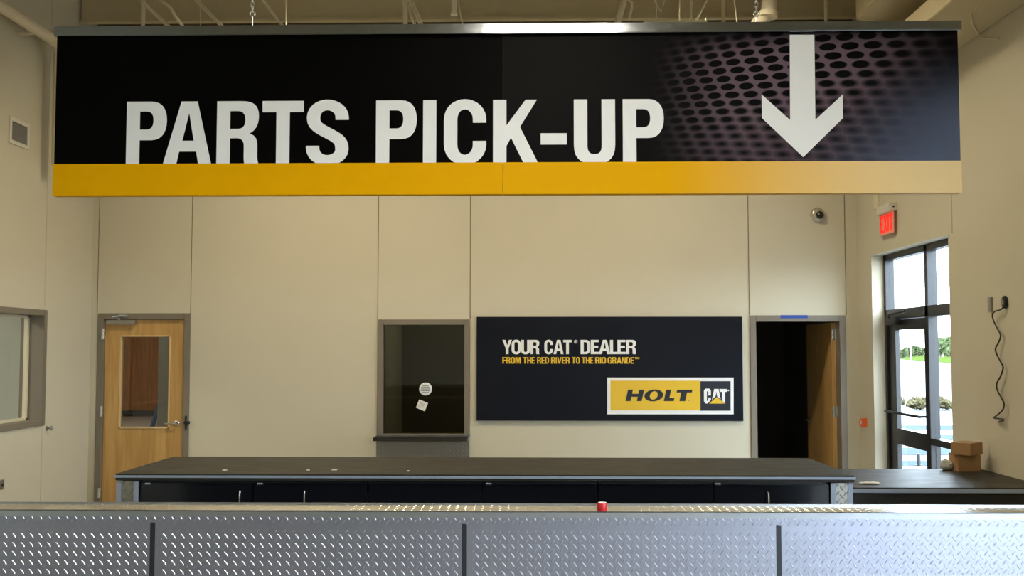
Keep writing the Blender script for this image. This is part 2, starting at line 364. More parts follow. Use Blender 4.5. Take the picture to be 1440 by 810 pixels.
# ================================================================== THE SETTING
H = 6.3
HB = 5.27
def back(x, y): return P(x, y, Y=YB)
d1 = (back(141, 443).x, back(266, 443).x, -1, back(200, 443).z)          # wall openings on the back wall
sw = (back(534, 452).x, back(658, 452).x, back(600, 613).z, back(600, 452).z)
d2 = (back(1056.5, 446).x, back(1186, 446).x, -1, back(1120, 446).z)
mb = MB(); sheet(mb, XL - 4.5, XR + .25, 0, HB, [d1, sw, d2], lambda a, b, c, d: mb.box(a, b, YB, YB + .15, c, d)); struct('wall_back', mb, M['wall'])
yw0, yw1 = P(1337, 500, X=XR).y, P(1227, 450, X=XR).y
ztop = P(1227, 359, X=XR).z
st = (yw0, yw1, -1, ztop); near = (-3.4, 2.0, -1, 3.35)
mb = MB(); sheet(mb, -5.2, YB, 0, H, [st, near], lambda a, b, c, d: mb.box(XR, XR + .25, a, b, c, d)); struct('wall_right', mb, M['wall'])
ylw = P(62, 500, X=XL).y; lw = (5.6, ylw, P(62, 595, X=XL).z, P(62, 439, X=XL).z)
mb = MB(); sheet(mb, -5.2, YB, 0, H, [lw], lambda a, b, c, d: mb.box(XL - .2, XL, a, b, c, d)); struct('wall_left', mb, M['wall'])
struct('wall_front', MB().box(XL - .2, XR + .25, -5.35, -5.2, 0, H), M['wall'])
struct('floor', MB().box(-15, XR + .25, -5.4, 26, -.12, 0), M['floor'])
struct('ceiling', MB().box(XL - .2, XR + .25, -5.4, YB + .4, H, H + .15), M['ceil'])
struct('trim_1', MB().box(XL, XR, YB - .001, YB + .15, HB, H), M['gap_shade'])                      # dark strip above the wallboard, shade of the gap painted in
bm_ = MB(); zl = P(700, 26, Y=9.55).z                                                            # eave beam across the back
bm_.box(XL + .02, XR - .0, 9.585, 9.62, zl + .02, H - .02); bm_.box(XL + .02, XR, 9.55, 9.62, zl - .01, zl + .025, .004)
struct('trim_2', bm_, M['ceil'])
# control joints above the jambs
k = 3
for x, yb in ((140.5, 441), (271, 441), (532.5, 449), (661.5, 448), (1051.5, 443), (1187, 443)):
    a = back(x, 275); z0 = back(x, yb).z
    mb = MB(); mb.box(a.x - .010, a.x - .0045, YB - .004, YB, z0, HB); mb.box(a.x + .0045, a.x + .010, YB - .004, YB, z0, HB)
    o = struct('trim_%d' % k, mb, M['wall']); k += 1
    struct('joint', MB().box(a.x - .0045, a.x + .0045, YB - .0015, YB, z0, HB), M['joint'], o)
for side, X, y, z0, z1 in (('l', XL, P(66, 300, X=XL).y, lw[3] + .05, H), ('r', XR, P(1336, 300, X=XR).y - .03, ztop, H), ('l', XL, P(58, 650, X=XL).y, 0, lw[2] - .05)):
    s = 1 if side == 'l' else -1
    mb = MB(); mb.box(X, X + s * .003, y - .008, y - .002, z0, z1); mb.box(X, X + s * .003, y + .002, y + .008, z0, z1)
    struct('trim_%d' % k, mb, M['wall']); k += 1
struct('baseboard_back', MB().box(d1[1] + .06, d2[0] - .06, YB - .012, YB, 0, .10), M['black'])
struct('baseboard_left', MB().box(XL, XL + .012, -5.2, YB, 0, .10), M['black'])
# soffit beams along the right wall
zs = 4.265
struct('trim_20', MB().box(P(1323, 14, Z=zs).x, XR - .004, 3.0, YB - .005, zs, zs + .16, .006), M['ceil'])
za = 4.62
struct('trim_21', MB().box(P(1217, 15, Z=za).x, P(1291, 11, Z=za).x, 3.0, P(1278, 28, Z=za).y, za, za + .3, .006), M['ceil'])
struct('trim_22', MB().box(P(1217, 15, Z=za).x + .35, P(1291, 11, Z=za).x + .25, 3.0, 9.4, za + .18, za + .3, .006), M['ceil'])

# rooms beyond the openings
struct('wall_hall_end', MB().box(-15, -1.85, 25.0, 25.15, .14, 4), M['brown'])
struct('baseboard_hall', MB().box(-15, -1.85, 24.95, 25.12, 0, .16), M['black'])
gx = P(222, 540, Y=14).x
struct('wall_hall_pier', MB().box(gx, gx + 1.2, 14.0, 14.25, 0, 4), M['grey_wall'])
struct('wall_hall_right', MB().box(-2.0, -1.85, YB + .15, 25.2, 0, 4), M['grey_wall'])
struct('wall_hall_left', MB().box(-15.1, -15, YB + .1, 25.2, 0, 4), M['grey_wall'])
struct('ceiling_hall', MB().box(-15.1, -1.85, YB + .15, 25.2, 4, 4.1), M['ceil'])
struct('wall_hall_front', MB().box(-15.1, XL - 4.4, YB + .05, YB + .2, 0, 4), M['grey_wall'])
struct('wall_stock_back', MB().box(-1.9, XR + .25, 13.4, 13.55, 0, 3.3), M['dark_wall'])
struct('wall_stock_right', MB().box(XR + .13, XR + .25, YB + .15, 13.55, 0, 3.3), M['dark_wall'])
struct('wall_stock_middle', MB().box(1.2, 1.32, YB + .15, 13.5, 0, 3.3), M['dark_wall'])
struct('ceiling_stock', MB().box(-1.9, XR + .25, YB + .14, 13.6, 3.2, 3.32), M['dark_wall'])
struct('wall_office_left', MB().box(XL - 4.6, XL - 4.5, 2.0, YB + .1, 0, 3.4), M['room_wall'])
struct('wall_office_front', MB().box(XL - 4.6, XL - .2, 1.9, 2.0, 0, 3.4), M['room_wall'])
struct('wall_office_rear', MB().box(XL - 4.5, XL - .2, YB - .06, YB - .002, 0, 3.4), M['room_wall'])
struct('ceiling_office', MB().box(XL - 4.6, XL - .2, 1.9, YB, 3.3, 3.4), M['room_wall'])
def area(name, loc, sx, sy, power, col=(1, .85, .58), rot=(0, 0, 0), spread=None, portal=False, parent=None):
    l = bpy.data.lights.new(name, 'AREA'); l.shape = 'RECTANGLE'; l.size = sx; l.size_y = sy; l.energy = power; l.color = col
    if spread: l.spread = R(spread)
    if portal: l.cycles.is_portal = True
    o = bpy.data.objects.new(name, l); COL.objects.link(o); o.location = loc; o.rotation_euler = rot
    if parent is not None: o.parent = parent
    return o
area('window_light_portal', (XR + .30, (near[0] + near[1]) / 2, 1.68), 3.3, near[1] - near[0] - .1, 1, rot=(0, R(90), 0), portal=True)
pt = area('door_light_portal', (XR + .30, (yw0 + yw1) / 2, ztop / 2), ztop, yw1 - yw0, 1, rot=(0, R(90), 0), portal=True)
area('office_lamp', (XL - 2.2, 6.5, 3.25), 1.2, 1.2, 125, (1, .97, .82))
area('stock_fill_light', (-.6, 12.2, 3.15), .6, .6, 24, (1, .93, .72))  # fill light added to lift the dark room behind the service window
area('hall_pier_fill', (-7.0, 11.8, 3.9), 1.0, 1.0, 50, (1, .92, .75))  # fill light added to brighten the front of the hall pier
area('hall_lamp', (-9.5, 20.5, 3.9), 2.0, 2.0, 120, (1, .9, .75))

# ------------------------------------------------------------------ high bay lamps of the room
def high_bay(x, y, z, power, label, cut=160, hl=.68, col=(1, .85, .58)):
    t = thing('high_bay_light', (x, y, z), label, 'ceiling light', 'high bay lights')
    mb = MB(); mb.box(x - hl, x + hl, y - .20, y + .20, z + .04, z + .10, .01); mb.box(x - hl, x + hl, y - .215, y - .195, z - .02, z + .09); mb.box(x - hl, x + hl, y + .195, y + .215, z - .02, z + .09)
    mb.build('housing', M['white'], t)
    if cut < 170:
        for q in (x - hl - .02, x + hl): MB().box(q, q + .02, y - .215, y + .215, z - .25, z + .10, .003).build('end_light_shield', M['vent_grey'], t)  # unseen plates added to cut lamp light high on the side walls
    for dy in (-.13, -.045, .045, .13): MB().tube([(x - hl + .04, y + dy, z + .015), (x + hl - .04, y + dy, z + .015)], .014, 8).build('tube', M['lamp'], t)
    for dx in (-.4, .4): MB().tube([(x + dx, y, z + .10), (x + dx, y, H)], .004, 6).build('hanger_cable', M['steel'], t)
    area('lamp_light', (0, 0, -.03), 2 * hl - .08, .36, power, col, parent=t, spread=cut)
    return t
high_bay(.20, 2.2, 4.47, LAMP * 1.45, 'white fluorescent high bay light hanging above the visitor side of the room', 175, .51, (1, .92, .78))
high_bay(-2.2, 7.6, 5.15, LAMP * 1.4, 'white fluorescent high bay light hanging left of the sign over the back counter')
high_bay(1.2, 7.65, 5.15, LAMP * 1.2, 'white fluorescent high bay light hanging right of centre over the back counter')

# ------------------------------------------------------------------ door_1: maple door with lite, left
def fr(x, y, Y=YB): return P(x, y, Y=Y)
def jamb_frame(mb, x0, x1, z1, y0, y1, f):
    mb.box(x0 - .004, x0 + f, y0, y1, 0, z1 + .004, .004); mb.box(x1 - f, x1 + .004, y0, y1, 0, z1 + .004, .004); mb.box(x0 + f - .0005, x1 - f + .0005, y0 + .0004, y1 - .0005, z1 - f, z1 + .004, .004); return mb
root = struct_root('door_1', ((d1[0] + d1[1]) / 2, YB, 0))
f = .05
jamb_frame(MB(), d1[0] - .015, d1[1] + .015, d1[3] + .015, YB - .018, YB + .16, f + .012).build('door_frame', M['frame'], root)
lx0, lx1, lz1 = d1[0] + f + .001, d1[1] - f - .001, d1[3] - f - .002
g0 = fr(168.5, 540); g1 = fr(236.5, 540); gz1 = fr(200, 473).z; gz0 = fr(200, 601).z
yl = YB + .02
mb = MB(); sheet(mb, lx0, lx1, .008, lz1, [(g0.x, g1.x, gz0, gz1)], lambda a, b, c, d: mb.box(a, b, yl, yl + .045, c, d)); leaf = mb.build('door_leaf', M['maple'], root)
mb = MB(); b = .014
for a in ((g0.x - b, g0.x + .004, gz0 - b, gz1 + b), (g1.x - .004, g1.x + b, gz0 - b, gz1 + b), (g0.x - b, g1.x + b, gz0 - b, gz0 + .004), (g0.x - b, g1.x + b, gz1 - .004, gz1 + b)): mb.box(a[0], a[1], yl - .008, yl + .05, a[2], a[3], .003)
mb.build('glazing_bead', M['maple_trim'], leaf)
MB().box(g0.x, g1.x, yl + .018, yl + .024, gz0, gz1).build('door_glass', M['door_glass'], leaf)
hz = [fr(140, y).z for y in (470, 578, 693)]
for z in hz: MB().tube([(lx0 - .010, YB - .026, z - .057), (lx0 - .010, YB - .026, z + .057)], .010, 10).box(lx0 - .026, lx0 + .004, YB - .0215, YB - .0178, z - .057, z + .057, .001).build('hinge', M['chrome'], root)
hl = fr(248, 595)
mb = MB(); mb.lathe([(.030, 0), (.030, -.010), (.024, -.014), (.014, -.016), (.012, -.05)], (hl.x, yl, hl.z), 'y'); mb.tube([(hl.x, yl - .05, hl.z), (hl.x - .03, yl - .055, hl.z), (hl.x - .115, yl - .05, hl.z - .004)], [.013, .011, .008], 10)
mb.build('lever_handle', M['chrome'], leaf)
cl = fr(151, 450); cr = fr(192, 456.5)
mb = MB(); mb.box(cl.x, cr.x, yl - .055, yl, cr.z, cl.z, .006); mb.tube([((cl.x * .6 + cr.x * .4), yl - .03, cl.z), (cl.x * .6 + cr.x * .4, yl - .03, cl.z + .03)], .016, 10)
mb.tube([(cl.x * .6 + cr.x * .4, yl - .03, cl.z + .025), (cl.x + .10, yl - .12, cl.z + .03), (cl.x + .20, yl - .05, cl.z + .05)], .009, 8); mb.box(cl.x + .14, cl.x + .24, yl - .06, yl - .015, cl.z + .03, cl.z + .058, .004)
mb.build('door_closer', M['steel'], root)
lg = fr(262.5, 594)
MB().box(lg.x - .008, lg.x + .008, YB - .035, YB - .018, lg.z - .075, lg.z + .075, .003).box(lg.x - .02, lg.x + .045, YB - .04, YB - .017, lg.z - .016, lg.z + .016, .004).build('strike_guard', M['black'], root)

# ------------------------------------------------------------------ service window (window_1)
root = struct_root('window_1', ((sw[0] + sw[1]) / 2, YB, sw[2]))
mb = MB(); f = .05; y0, y1 = YB - .02, YB + .16
for a in ((sw[0] - .022, sw[0] + .038, sw[2], sw[3] + .022), (sw[1] - .038, sw[1] + .022, sw[2], sw[3] + .022), (sw[0] + .0375, sw[1] - .0375, sw[3] - .038, sw[3] + .0215), (sw[0] + .0375, sw[1] - .0375, sw[2], sw[2] + .02)): mb.box(a[0], a[1], y0, y1, a[2], a[3], .004)
mb.build('window_frame', M['frame'], root)
MB().box(sw[0] + .037, sw[1] - .037, YB + .06, YB + .068, sw[2] + .019, sw[3] - .037).build('window_glass', M['smoke_glass'], root)
MB().box(sw[0] - .025, sw[1] + .025, YB - .030, YB + .02, sw[2] - .004, sw[2] + .010, .003).build('sill_edge', M['alu'], root)
sh0, sh1 = fr(528, 619).x, fr(658.5, 619).x
sf = tag(MB().box(sh0, sh1, YB - .17, YB - .001, fr(600, 620.5, YB - .17).z, fr(600, 615.5, YB - .17).z, .004).build('pass_through_shelf', M['laminate']), 'black narrow shelf below the smoked service window', 'shelf')
pz1 = sf.location.z; px0, px1 = fr(529.5, 630).x, fr(660, 630).x
kp = thing('kick_plate', ((px0 + px1) / 2, YB - .004, .06), 'diamond tread steel wall plate below the service window shelf', 'wall plate')
mb = MB(); mb.box(px0, px1, YB - .006, YB - .0005, .02, pz1 - .003); lugs(mb, px0, px1, .5, pz1, lambda a, b_, d: (a, YB - .006 - d, b_), p=.044, L=.016, W=.006, h0=.004)
mb.build('plate', M['tread_dark'], kp, fix=False)
sg = fr(598.5, 547, YB + .06)
sp = thing('speak_through_disc', sg, 'round white speak-through grille on the service window glass', 'grille')
mb = MB(); mb.lathe([(.070, -.003), (.070, -.014), (.064, -.020), (.052, -.022), (.050, -.020)], sg, 'y'); mb.build('ring', M['white'], sp)
for i in range(-2, 3):
    wd = math.sqrt(.05 ** 2 - (i * .018) ** 2); MB().box(sg.x - wd, sg.x + wd, sg.y - .0245, sg.y - .0195, sg.z + i * .018 - .0035, sg.z + i * .018 + .0035).build('slot', M['vent_grey'], sp)
pg = fr(593.5, 570, YB + .06)
pn = thing('paper_note', pg, 'small tilted white paper note taped below the round grille', 'note')
rt = Matrix.Rotation(R(22), 3, 'Y')
MB().box(pg.x - .052, pg.x + .052, pg.y - .004, pg.y - .002, pg.z - .048, pg.z + .048, 0, rt).build('sheet', M['paper'], pn)
mb = MB()
for i in range(3): mb.box(pg.x - .03, pg.x + .03 - i * .012, pg.y - .0048, pg.y - .004, pg.z + .015 - i * .02, pg.z + .020 - i * .02, 0, rt, pg)
mb.build('print_lines', M['steel'], pn)

# ------------------------------------------------------------------ door_2: open maple door on a dark room, right
root = struct_root('door_2', ((d2[0] + d2[1]) / 2, YB, 0))
jamb_frame(MB(), d2[0] - .015, d2[1] + .015, d2[3] + .015, YB - .018, YB + .16, .062).build('door_frame', M['frame'], root)
hx = fr(1176.5, 560, YB + .12).x
leaf = MB().box(hx - .045, hx, YB + .12, YB + .12 + .91, .01, d2[3] - .055, .002).build('door_leaf', M['maple'], root)
for yy in (470, 580, 690): z = fr(1175, yy).z; MB().tube([(hx + .002, YB + .112, z - .057), (hx + .002, YB + .112, z + .057)], .010, 10).box(hx - .040, hx + .02, YB + .114, YB + .120, z - .057, z + .057, .002).build('hinge', M['chrome'], root)
z = .98; y_ = YB + .95
mb = MB(); mb.lathe([(.030, 0), (.030, -.010), (.014, -.016), (.012, -.05)], (hx - .045, y_, z), 'x'); mb.tube([(hx - .092, y_, z), (hx - .096, y_ - .03, z), (hx - .092, y_ - .12, z)], [.012, .011, .008], 10); mb.build('lever_handle', M['chrome'], leaf)
ta, tb_ = fr(1097, 443.3), fr(1135, 447.6)
tag(MB().box(ta.x, tb_.x, YB - .0205, YB - .0185, tb_.z, ta.z).build('masking_tape', M['blue_tape']), 'strip of blue tape on the right door frame head', 'tape')

# ------------------------------------------------------------------ window_2: interior window in the left wall
root = struct_root('window_2', (XL, (lw[0] + lw[1]) / 2, lw[2]))
mb = MB()
for a in ((lw[0] - .022, lw[0] + .04, lw[2] - .022, lw[3] + .022), (lw[1] - .04, lw[1] + .022, lw[2] - .022, lw[3] + .022), (lw[0] + .0395, lw[1] - .0395, lw[2] - .0215, lw[2] + .035), (lw[0] + .0395, lw[1] - .0395, lw[3] - .035, lw[3] + .0215)): mb.box(XL - .22, XL + .016, a[0], a[1], a[2], a[3], .004)
mb.build('window_frame', M['frame'], root)
mb = MB()
for a in ((lw[1] - .07, lw[1] - .039, lw[2] + .034, lw[3] - .034), (lw[0] + .039, lw[1] - .039, lw[2] + .034, lw[2] + .06), (lw[0] + .039, lw[1] - .039, lw[3] - .06, lw[3] - .034)): mb.box(XL - .17, XL - .13, a[0], a[1], a[2], a[3], .003)
mb.build('glazing_stop', M['steel_paint'], root)
MB().box(XL - .155, XL - .148, lw[0] + .039, lw[1] - .06, lw[2] + .05, lw[3] - .05).build('window_glass', M['glass'], root)

# ------------------------------------------------------------------ door_3: dark bronze storefront, right wall
root = struct_root('door_3', (XR + .17, (yw0 + yw1) / 2, 0))
XG = XR + .12
def rz(x, y): return P(x, y, X=XG)
ym = rz(1304, 500).y                                     # mullion between door and sidelight
zt0, zt1 = rz(1270, 445).z, rz(1270, 432).z              # transom bar
mb = MB(); D = .09
mb.box(XG, XG + D, yw1 - .05, yw1, 0, ztop, .003); mb.box(XG, XG + D, yw0, yw0 + .05, 0, ztop, .003); mb.box(XG, XG + D, yw0, yw1, ztop - .06, ztop, .003)
mb.box(XG, XG + D, ym - .035, ym + .035, 0, ztop, .003); mb.box(XG, XG + D, yw0, yw1, zt0 - .02, zt1 - .01, .003)
zm = rz(1322, 624).z; mb.box(XG, XG + D, yw0, ym, zm - .03, zm + .03, .003); mb.box(XG, XG + D, yw0, ym, 0, .1)
mb.build('storefront_frame', M['dark_bronze'], root)
dy0, dy1 = ym + .04, yw1 - .055; gl0, gl1 = dy0 + .07, dy1 - .17
zg1 = rz(1282, 463).z; zmid1, zmid0 = rz(1282, 607).z, rz(1282, 630).z
mb = MB(); sheet(mb, dy0, dy1, .01, zt0 - .025, [(gl0, gl1, .25, zmid0), (gl0, gl1, zmid1, zg1)], lambda a, b, c, d: mb.box(XG + .022, XG + .066, a, b, c, d)); lf = mb.build('door_leaf', M['dark_bronze'], root)
zb = rz(1282, 583).z
mb = MB(); mb.tube([(XG - .05, dy0 + .03, zb), (XG - .05, dy1 - .06, zb)], .014, 10); mb.tube([(XG - .05, dy0 + .06, zb), (XG + .03, dy0 + .06, zb)], .012, 8); mb.tube([(XG - .05, dy1 - .08, zb), (XG + .03, dy1 - .08, zb)], .012, 8); mb.build('push_bar', M['dark_bronze'], lf)
mb = MB(); cz = rz(1258, 452).z; mb.box(XG - .045, XG + .02, dy1 - .34, dy1 - .06, cz - .035, cz + .035, .006); mb.tube([(XG - .02, dy1 - .12, cz + .035), (XG - .09, dy1 - .30, cz + .06), (XG - .02, dy1 - .50, cz + .09)], .010, 8); mb.build('door_closer', M['dark_bronze'], root)
for nm, a in (('door_glass', (gl0, gl1, .25, zmid0)), ('door_glass', (gl0, gl1, zmid1, zg1)), ('transom_glass', (ym + .035, yw1 - .05, zt1 - .01, ztop - .06)), ('transom_glass', (yw0 + .05, ym - .035, zt1 - .01, ztop - .06)), ('sidelight_glass', (yw0 + .05, ym - .035, zm + .03, zt0 - .02)), ('sidelight_glass', (yw0 + .05, ym - .035, .1, zm - .03))):
    MB().box(XG + .040, XG + .046, a[0], a[1], a[2], a[3]).build(nm, M['glass'], root)
# window_3: tall storefront glazing beside the visitors (out of the frame, lights the room)
root = struct_root('window_3', (XR + .17, (near[0] + near[1]) / 2, 0)); mb = MB()
n = 4
for i in range(n + 1): y = near[0] + .03 + (near[1] - near[0] - .06) * i / n; mb.box(XG, XG + D, y - .03, y + .03, 0, near[3])
for z in (.05, 2.25, near[3] - .03): mb.box(XG, XG + D, near[0], near[1], z - .03, z + .03)
mb.build('window_frame', M['dark_bronze'], root)
for i in range(n): y = near[0] + .03 + (near[1] - near[0] - .06) * i / n; MB().box(XG + .040, XG + .046, y + .03, y + (near[1] - near[0] - .06) / n - .03, .08, near[3] - .06).build('window_glass', M['glass'], root)

# ================================================================== THE HANGING SIGN
def sgn(x, y): return P(x, y, Y=YS)
sx0, sx1 = sgn(77.5, 160).x, sgn(1349.5, 160).x; sj = sgn(707, 250).x
sz1, sz0 = sgn(700, 46).z, sgn(700, 272.5).z; szy = sgn(700, 228.5).z; sc_ = (sx0 + sx1) / 2
sign = thing('hanging_sign', (sc_, YS, sz0), 'long black and yellow overhead sign reading PARTS PICK-UP with a down arrow', 'sign')
def perforated(name):
    m = bpy.data.materials.new(name); m.use_nodes = True; nt = m.node_tree; b = nt.nodes['Principled BSDF']
    b.inputs['Roughness'].default_value = .45; b.inputs['Specular IOR Level'].default_value = .06
    tc = nt.nodes.new('ShaderNodeTexCoord'); sp_ = nt.nodes.new('ShaderNodeSeparateXYZ'); nt.links.new(tc.outputs['Object'], sp_.inputs[0])
    X = V(nt, sp_.outputs[0]); Z = V(nt, sp_.outputs[2])
    A, B_ = sgn(900, 140), sgn(1340, 140); kx = 440 * 3.13 / (B_.x - A.x); C_, D_ = sgn(1100, 50), sgn(1100, 220); kz = 170 * 3.13 / (D_.z - C_.z)
    x = X * kx - (A.x - sc_) * kx; y = Z * kz - (C_.z - sz0) * kz + 31.3
    sp1 = (x * .037 + 65.0)
    u = sp1.op('LOGARITHM', math.e) / .037; v = (y + x * .156 - x * x * .000043 - 42) / (x * .010 + 32.0)
    u = u - v * .23
    um = u.op('FRACT') - .5; vm = v.op('FRACT') - .5
    r = ((um * um) * (1 / .435 ** 2) + (vm * vm) * (1 / .435 ** 2) + um * vm * 2.6).op('SQRT')
    dist = (y + x * .27 - 330); blur = (smooth(dist.op('ABSOLUTE'), 40.0, 330.0) * .95 + .06)
    blur = blur + smooth(x, 950.0, 1350.0) * .55 + smooth(x, 250.0, 60.0) * .4
    web = smooth(r, V(nt, ((blur * -1.0) + .92).s), V(nt, (blur + .92).s))
    glow = smooth(x, 20.0, 520.0) * smooth(x, 1500.0, 800.0) * smooth(y + x * .05, 5.0, 150.0)
    glow = glow * smooth(dist * -1.0 + (x * .02), -420.0, -100.0).op('MULTIPLY_ADD', .35, .65)
    c = mixc(nt, web * glow, (.0022, .002, .002), (.145, .100, .122))
    blue = smooth(x + y * .9, 1180.0, 1950.0) * smooth(y, 60.0, 420.0)  # bluish corner: part print, part window glare painted in
    c = mixc(nt, blue, c, (.105, .13, .205))
    nt.links.new(c, b.inputs['Base Color']); return m
M['perf'] = perforated('perforated_print')
def yel():  # yellow print paling to cream, with window glare painted into the colour
    m = bpy.data.materials.new('yellow_print_glare'); m.use_nodes = True; nt = m.node_tree; b = nt.nodes['Principled BSDF']; b.inputs['Roughness'].default_value = .45; b.inputs['Specular IOR Level'].default_value = .06
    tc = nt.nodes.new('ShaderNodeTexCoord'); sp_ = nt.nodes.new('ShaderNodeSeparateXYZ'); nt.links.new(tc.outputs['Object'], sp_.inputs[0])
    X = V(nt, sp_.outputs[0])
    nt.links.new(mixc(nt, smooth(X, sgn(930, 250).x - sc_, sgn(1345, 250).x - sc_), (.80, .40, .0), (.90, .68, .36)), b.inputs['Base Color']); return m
M['yellow_glare'] = yel()
MB().box(sx0, sj - .001, YS, YS + .05, sz0, sz1, .002).build('left_board', M['print_black'], sign)
MB().box(sj + .001, sx1, YS, YS + .05, sz0, sz1, .002).build('right_board', M['perf'], sign)
MB().box(sx0 - .003, sj - .001, YS - .004, YS + .051, sz0 - .003, szy, .001).build('yellow_band', M['yellow'], sign)
MB().box(sj + .001, sx1 + .003, YS - .004, YS + .051, sz0 - .003, szy, .001).build('yellow_band', M['yellow_glare'], sign)
ra, rb = sgn(80, 38.5), sgn(1348.5, 34)
rz0, rz1 = sgn(700, 49.5).z, sgn(700, 36).z
rl = MB(); rl.box(ra.x, rb.x, YS - .035, YS + .085, rz0, rz1, .003).build('top_rail', M['rail'], sign)
pa, pb = sgn(1103.5, 32), sgn(1167.5, 32); MB().box(pa.x, pb.x, YS + .0, YS + .06, rz1, rz1 + .006).build('splice_plate', M['alu'], sign)
fs = lambda u, v, d: (u, YS - d, v)
zb, zt = sgn(500, 231.5).z, sgn(500, 141.5).z
mb = MB()
for ch, x0, x1 in (('P', 178, 234.5), ('A', 229.5, 298), ('R', 305, 364.5), ('T', 369, 427), ('S', 430.5, 490.5), ('P', 528.8, 586), ('I', 595, 613.5), ('C', 624.3, 683.8), ('K', 693.3, 756.5), ('-', 760.3, 797), ('U', 807, 865), ('P', 875.8, 933.5)):
    a, b2 = sgn(x0, 185).x, sgn(x1, 185).x; h = zt - zb; wd = (b2 - a) / h
    for outer, holes in glyph(ch, wd):
        g = lambda l: [(a + u * h, zb + v * h) for u, v in l]
        mb.prism(g(outer), [g(q) for q in holes], fs, .002, -.004)
mb.build('lettering', M['white'], sign)
ap = [(1110.5, 49), (1145, 49), (1146.5, 168.5), (1184.8, 133), (1185, 166.5), (1129.5, 221), (1071.5, 166), (1071, 133), (1111, 169)]
MB().prism([(sgn(*q).x, sgn(*q).z) for q in ap], [], fs, .002, -.004).build('arrow', M['white'], sign)
for x in (353, 1065.5):                                   # chains with eye bolts
    c = sgn(x, 36); side = 'left' if x < 700 else 'right'
    t = thing('sign_chain', (c.x, YS + .025, rz1), 'steel chain and eye bolt holding the %s end of the overhead sign' % side, 'chain', None)
    cx, cy = c.x, YS + .025; ze = sgn(x, 17.5).z
    mb = MB(); mb.tube([(cx, cy, rz1 - .01), (cx, cy, ze - .016)], .004, 8); mb.torus((cx, cy, ze), .014, .004); mb.lathe([(.009, 0), (.009, .007)], (cx, cy, rz1), 'z', 6); mb.build('eye_bolt', M['chrome'], t)
    mb = MB(); z = ze + .027; i = 0
    while z < H - .02:
        mb.torus((cx, cy, z), .0095, .0032, Matrix.Rotation(R(90 * ((i + 1) % 2)), 3, 'Z'), 14, 6, 1, 1.8); z += .027; i += 1
    mb.build('links', M['chrome'], t)

# ================================================================== WALL SIGN
YW = YB - .035
def wsn(x, y): return P(x, y, Y=YW)
a, c = wsn(670.3, 445.5), wsn(1045.5, 592)
wx0, wx1, wz1, wz0 = a.x, c.x, a.z, c.z
ws = thing('wall_sign', ((wx0 + wx1) / 2, YB, wz0), 'dark navy wall sign reading YOUR CAT DEALER with a yellow logo block', 'sign')
MB().box(wx0, wx1, YW, YB - .001, wz0, wz1, .002).build('board', M['navy_print'], ws)
fw_ = lambda u, v, d: (u, YW - d, v)
def bx(x, y): q = wsn(x, y); return (q.x, q.z)
mb = MB(); Zb, Zt = wsn(800, 498).z, wsn(800, 478).z
for txt, x0, x1 in (('YOUR', 706.5, 758.5), ('CAT', 765.5, 804), ('DEALER', 816.5, 894.5)): line_of(mb, txt, wsn(x0, 488).x, wsn(x1, 488).x, Zb, Zt, fw_, .002, -.002, gap=.03)
c = wsn(809.6, 480.5); r = .019; ring = lambda rr: [(c.x + rr * math.cos(t * math.pi / 10), c.z + rr * math.sin(t * math.pi / 10)) for t in range(20)]
mb.prism(ring(r), [ring(r * .78)], fw_, .002, -.002)
for o_, hs in glyph('R', .62): g = lambda l: [(c.x - r * .36 + u * r * 1.15, c.z - r * .56 + v * r * 1.15) for u, v in l]; mb.prism(g(o_), [g(q) for q in hs], fw_, .002, -.002)
mb.build('headline_lettering', M['white'], ws)
mb = MB(); Zb, Zt = wsn(800, 511.3).z, wsn(800, 502.2).z
for txt, x0, x1 in (('FROM', 706.5, 732.2), ('THE', 735.5, 752), ('RED', 755.3, 772), ('RIVER', 775, 801.3), ('TO', 804.2, 815.3), ('THE', 818, 834.2), ('RIO', 837, 852.2), ('GRANDE', 854.5, 891.5)): line_of(mb, txt, wsn(x0, 506).x, wsn(x1, 506).x, Zb, Zt, fw_, .002, -.002)
Zm = wsn(800, 505).z
line_of(mb, 'T', wsn(892.5, 506).x, wsn(895, 506).x, Zm, Zt, fw_, .002, -.002); line_of(mb, 'M', wsn(895.5, 506).x, wsn(899, 506).x, Zm, Zt, fw_, .002, -.002)
mb.build('slogan_lettering', M['cat_yellow'], ws)
def quad(mb, x0, y0, x1, y1, d): mb.prism([bx(x0, y0), bx(x1, y0), bx(x1, y1), bx(x0, y1)], [], fw_, d, -.001); return mb
lo = quad(MB(), 854, 531, 1031.5, 582.5, .003).build('logo_border', M['white'], ws)
quad(MB(), 858.5, 535.3, 984.8, 577, .005).build('yellow_field', M['cat_yellow'], lo)
quad(MB(), 984.8, 536, 1027.3, 577.5, .005).build('black_field', M['navy'], lo)
# extended oblique logo word
mb = MB(); bz, tz = wsn(930, 564).z, wsn(930, 548).z; hh = tz - bz; sl = .16 * hh / .115
def ob(pts, x0, x1):
    X0, X1 = wsn(x0, 556).x, wsn(x1, 556).x; return [(X0 + u * (X1 - X0) + (v - .5) * .22 * hh, bz + v * hh) for u, v in pts]
mb.prism(ob([(0, 0), (0, 1), (.30, 1), (.30, .64), (.70, .64), (.70, 1), (1, 1), (1, 0), (.70, 0), (.70, .38), (.30, .38), (.30, 0)], 881.5, 904), [], fw_, .007, .004)
el = lambda cx_, cy_, rx, ry: [(cx_ + rx * math.cos(t * math.pi / 16), cy_ + ry * math.sin(t * math.pi / 16)) for t in range(32)]
mb.prism(ob(el(.5, .5, .5, .52), 906.2, 932.5), [ob(el(.5, .5, .21, .37), 906.2, 932.5)], fw_, .007, .004)
mb.prism(ob([(0, 0), (0, 1), (.50, 1), (.50, .27), (1, .27), (1, 0)], 935, 949), [], fw_, .007, .004)
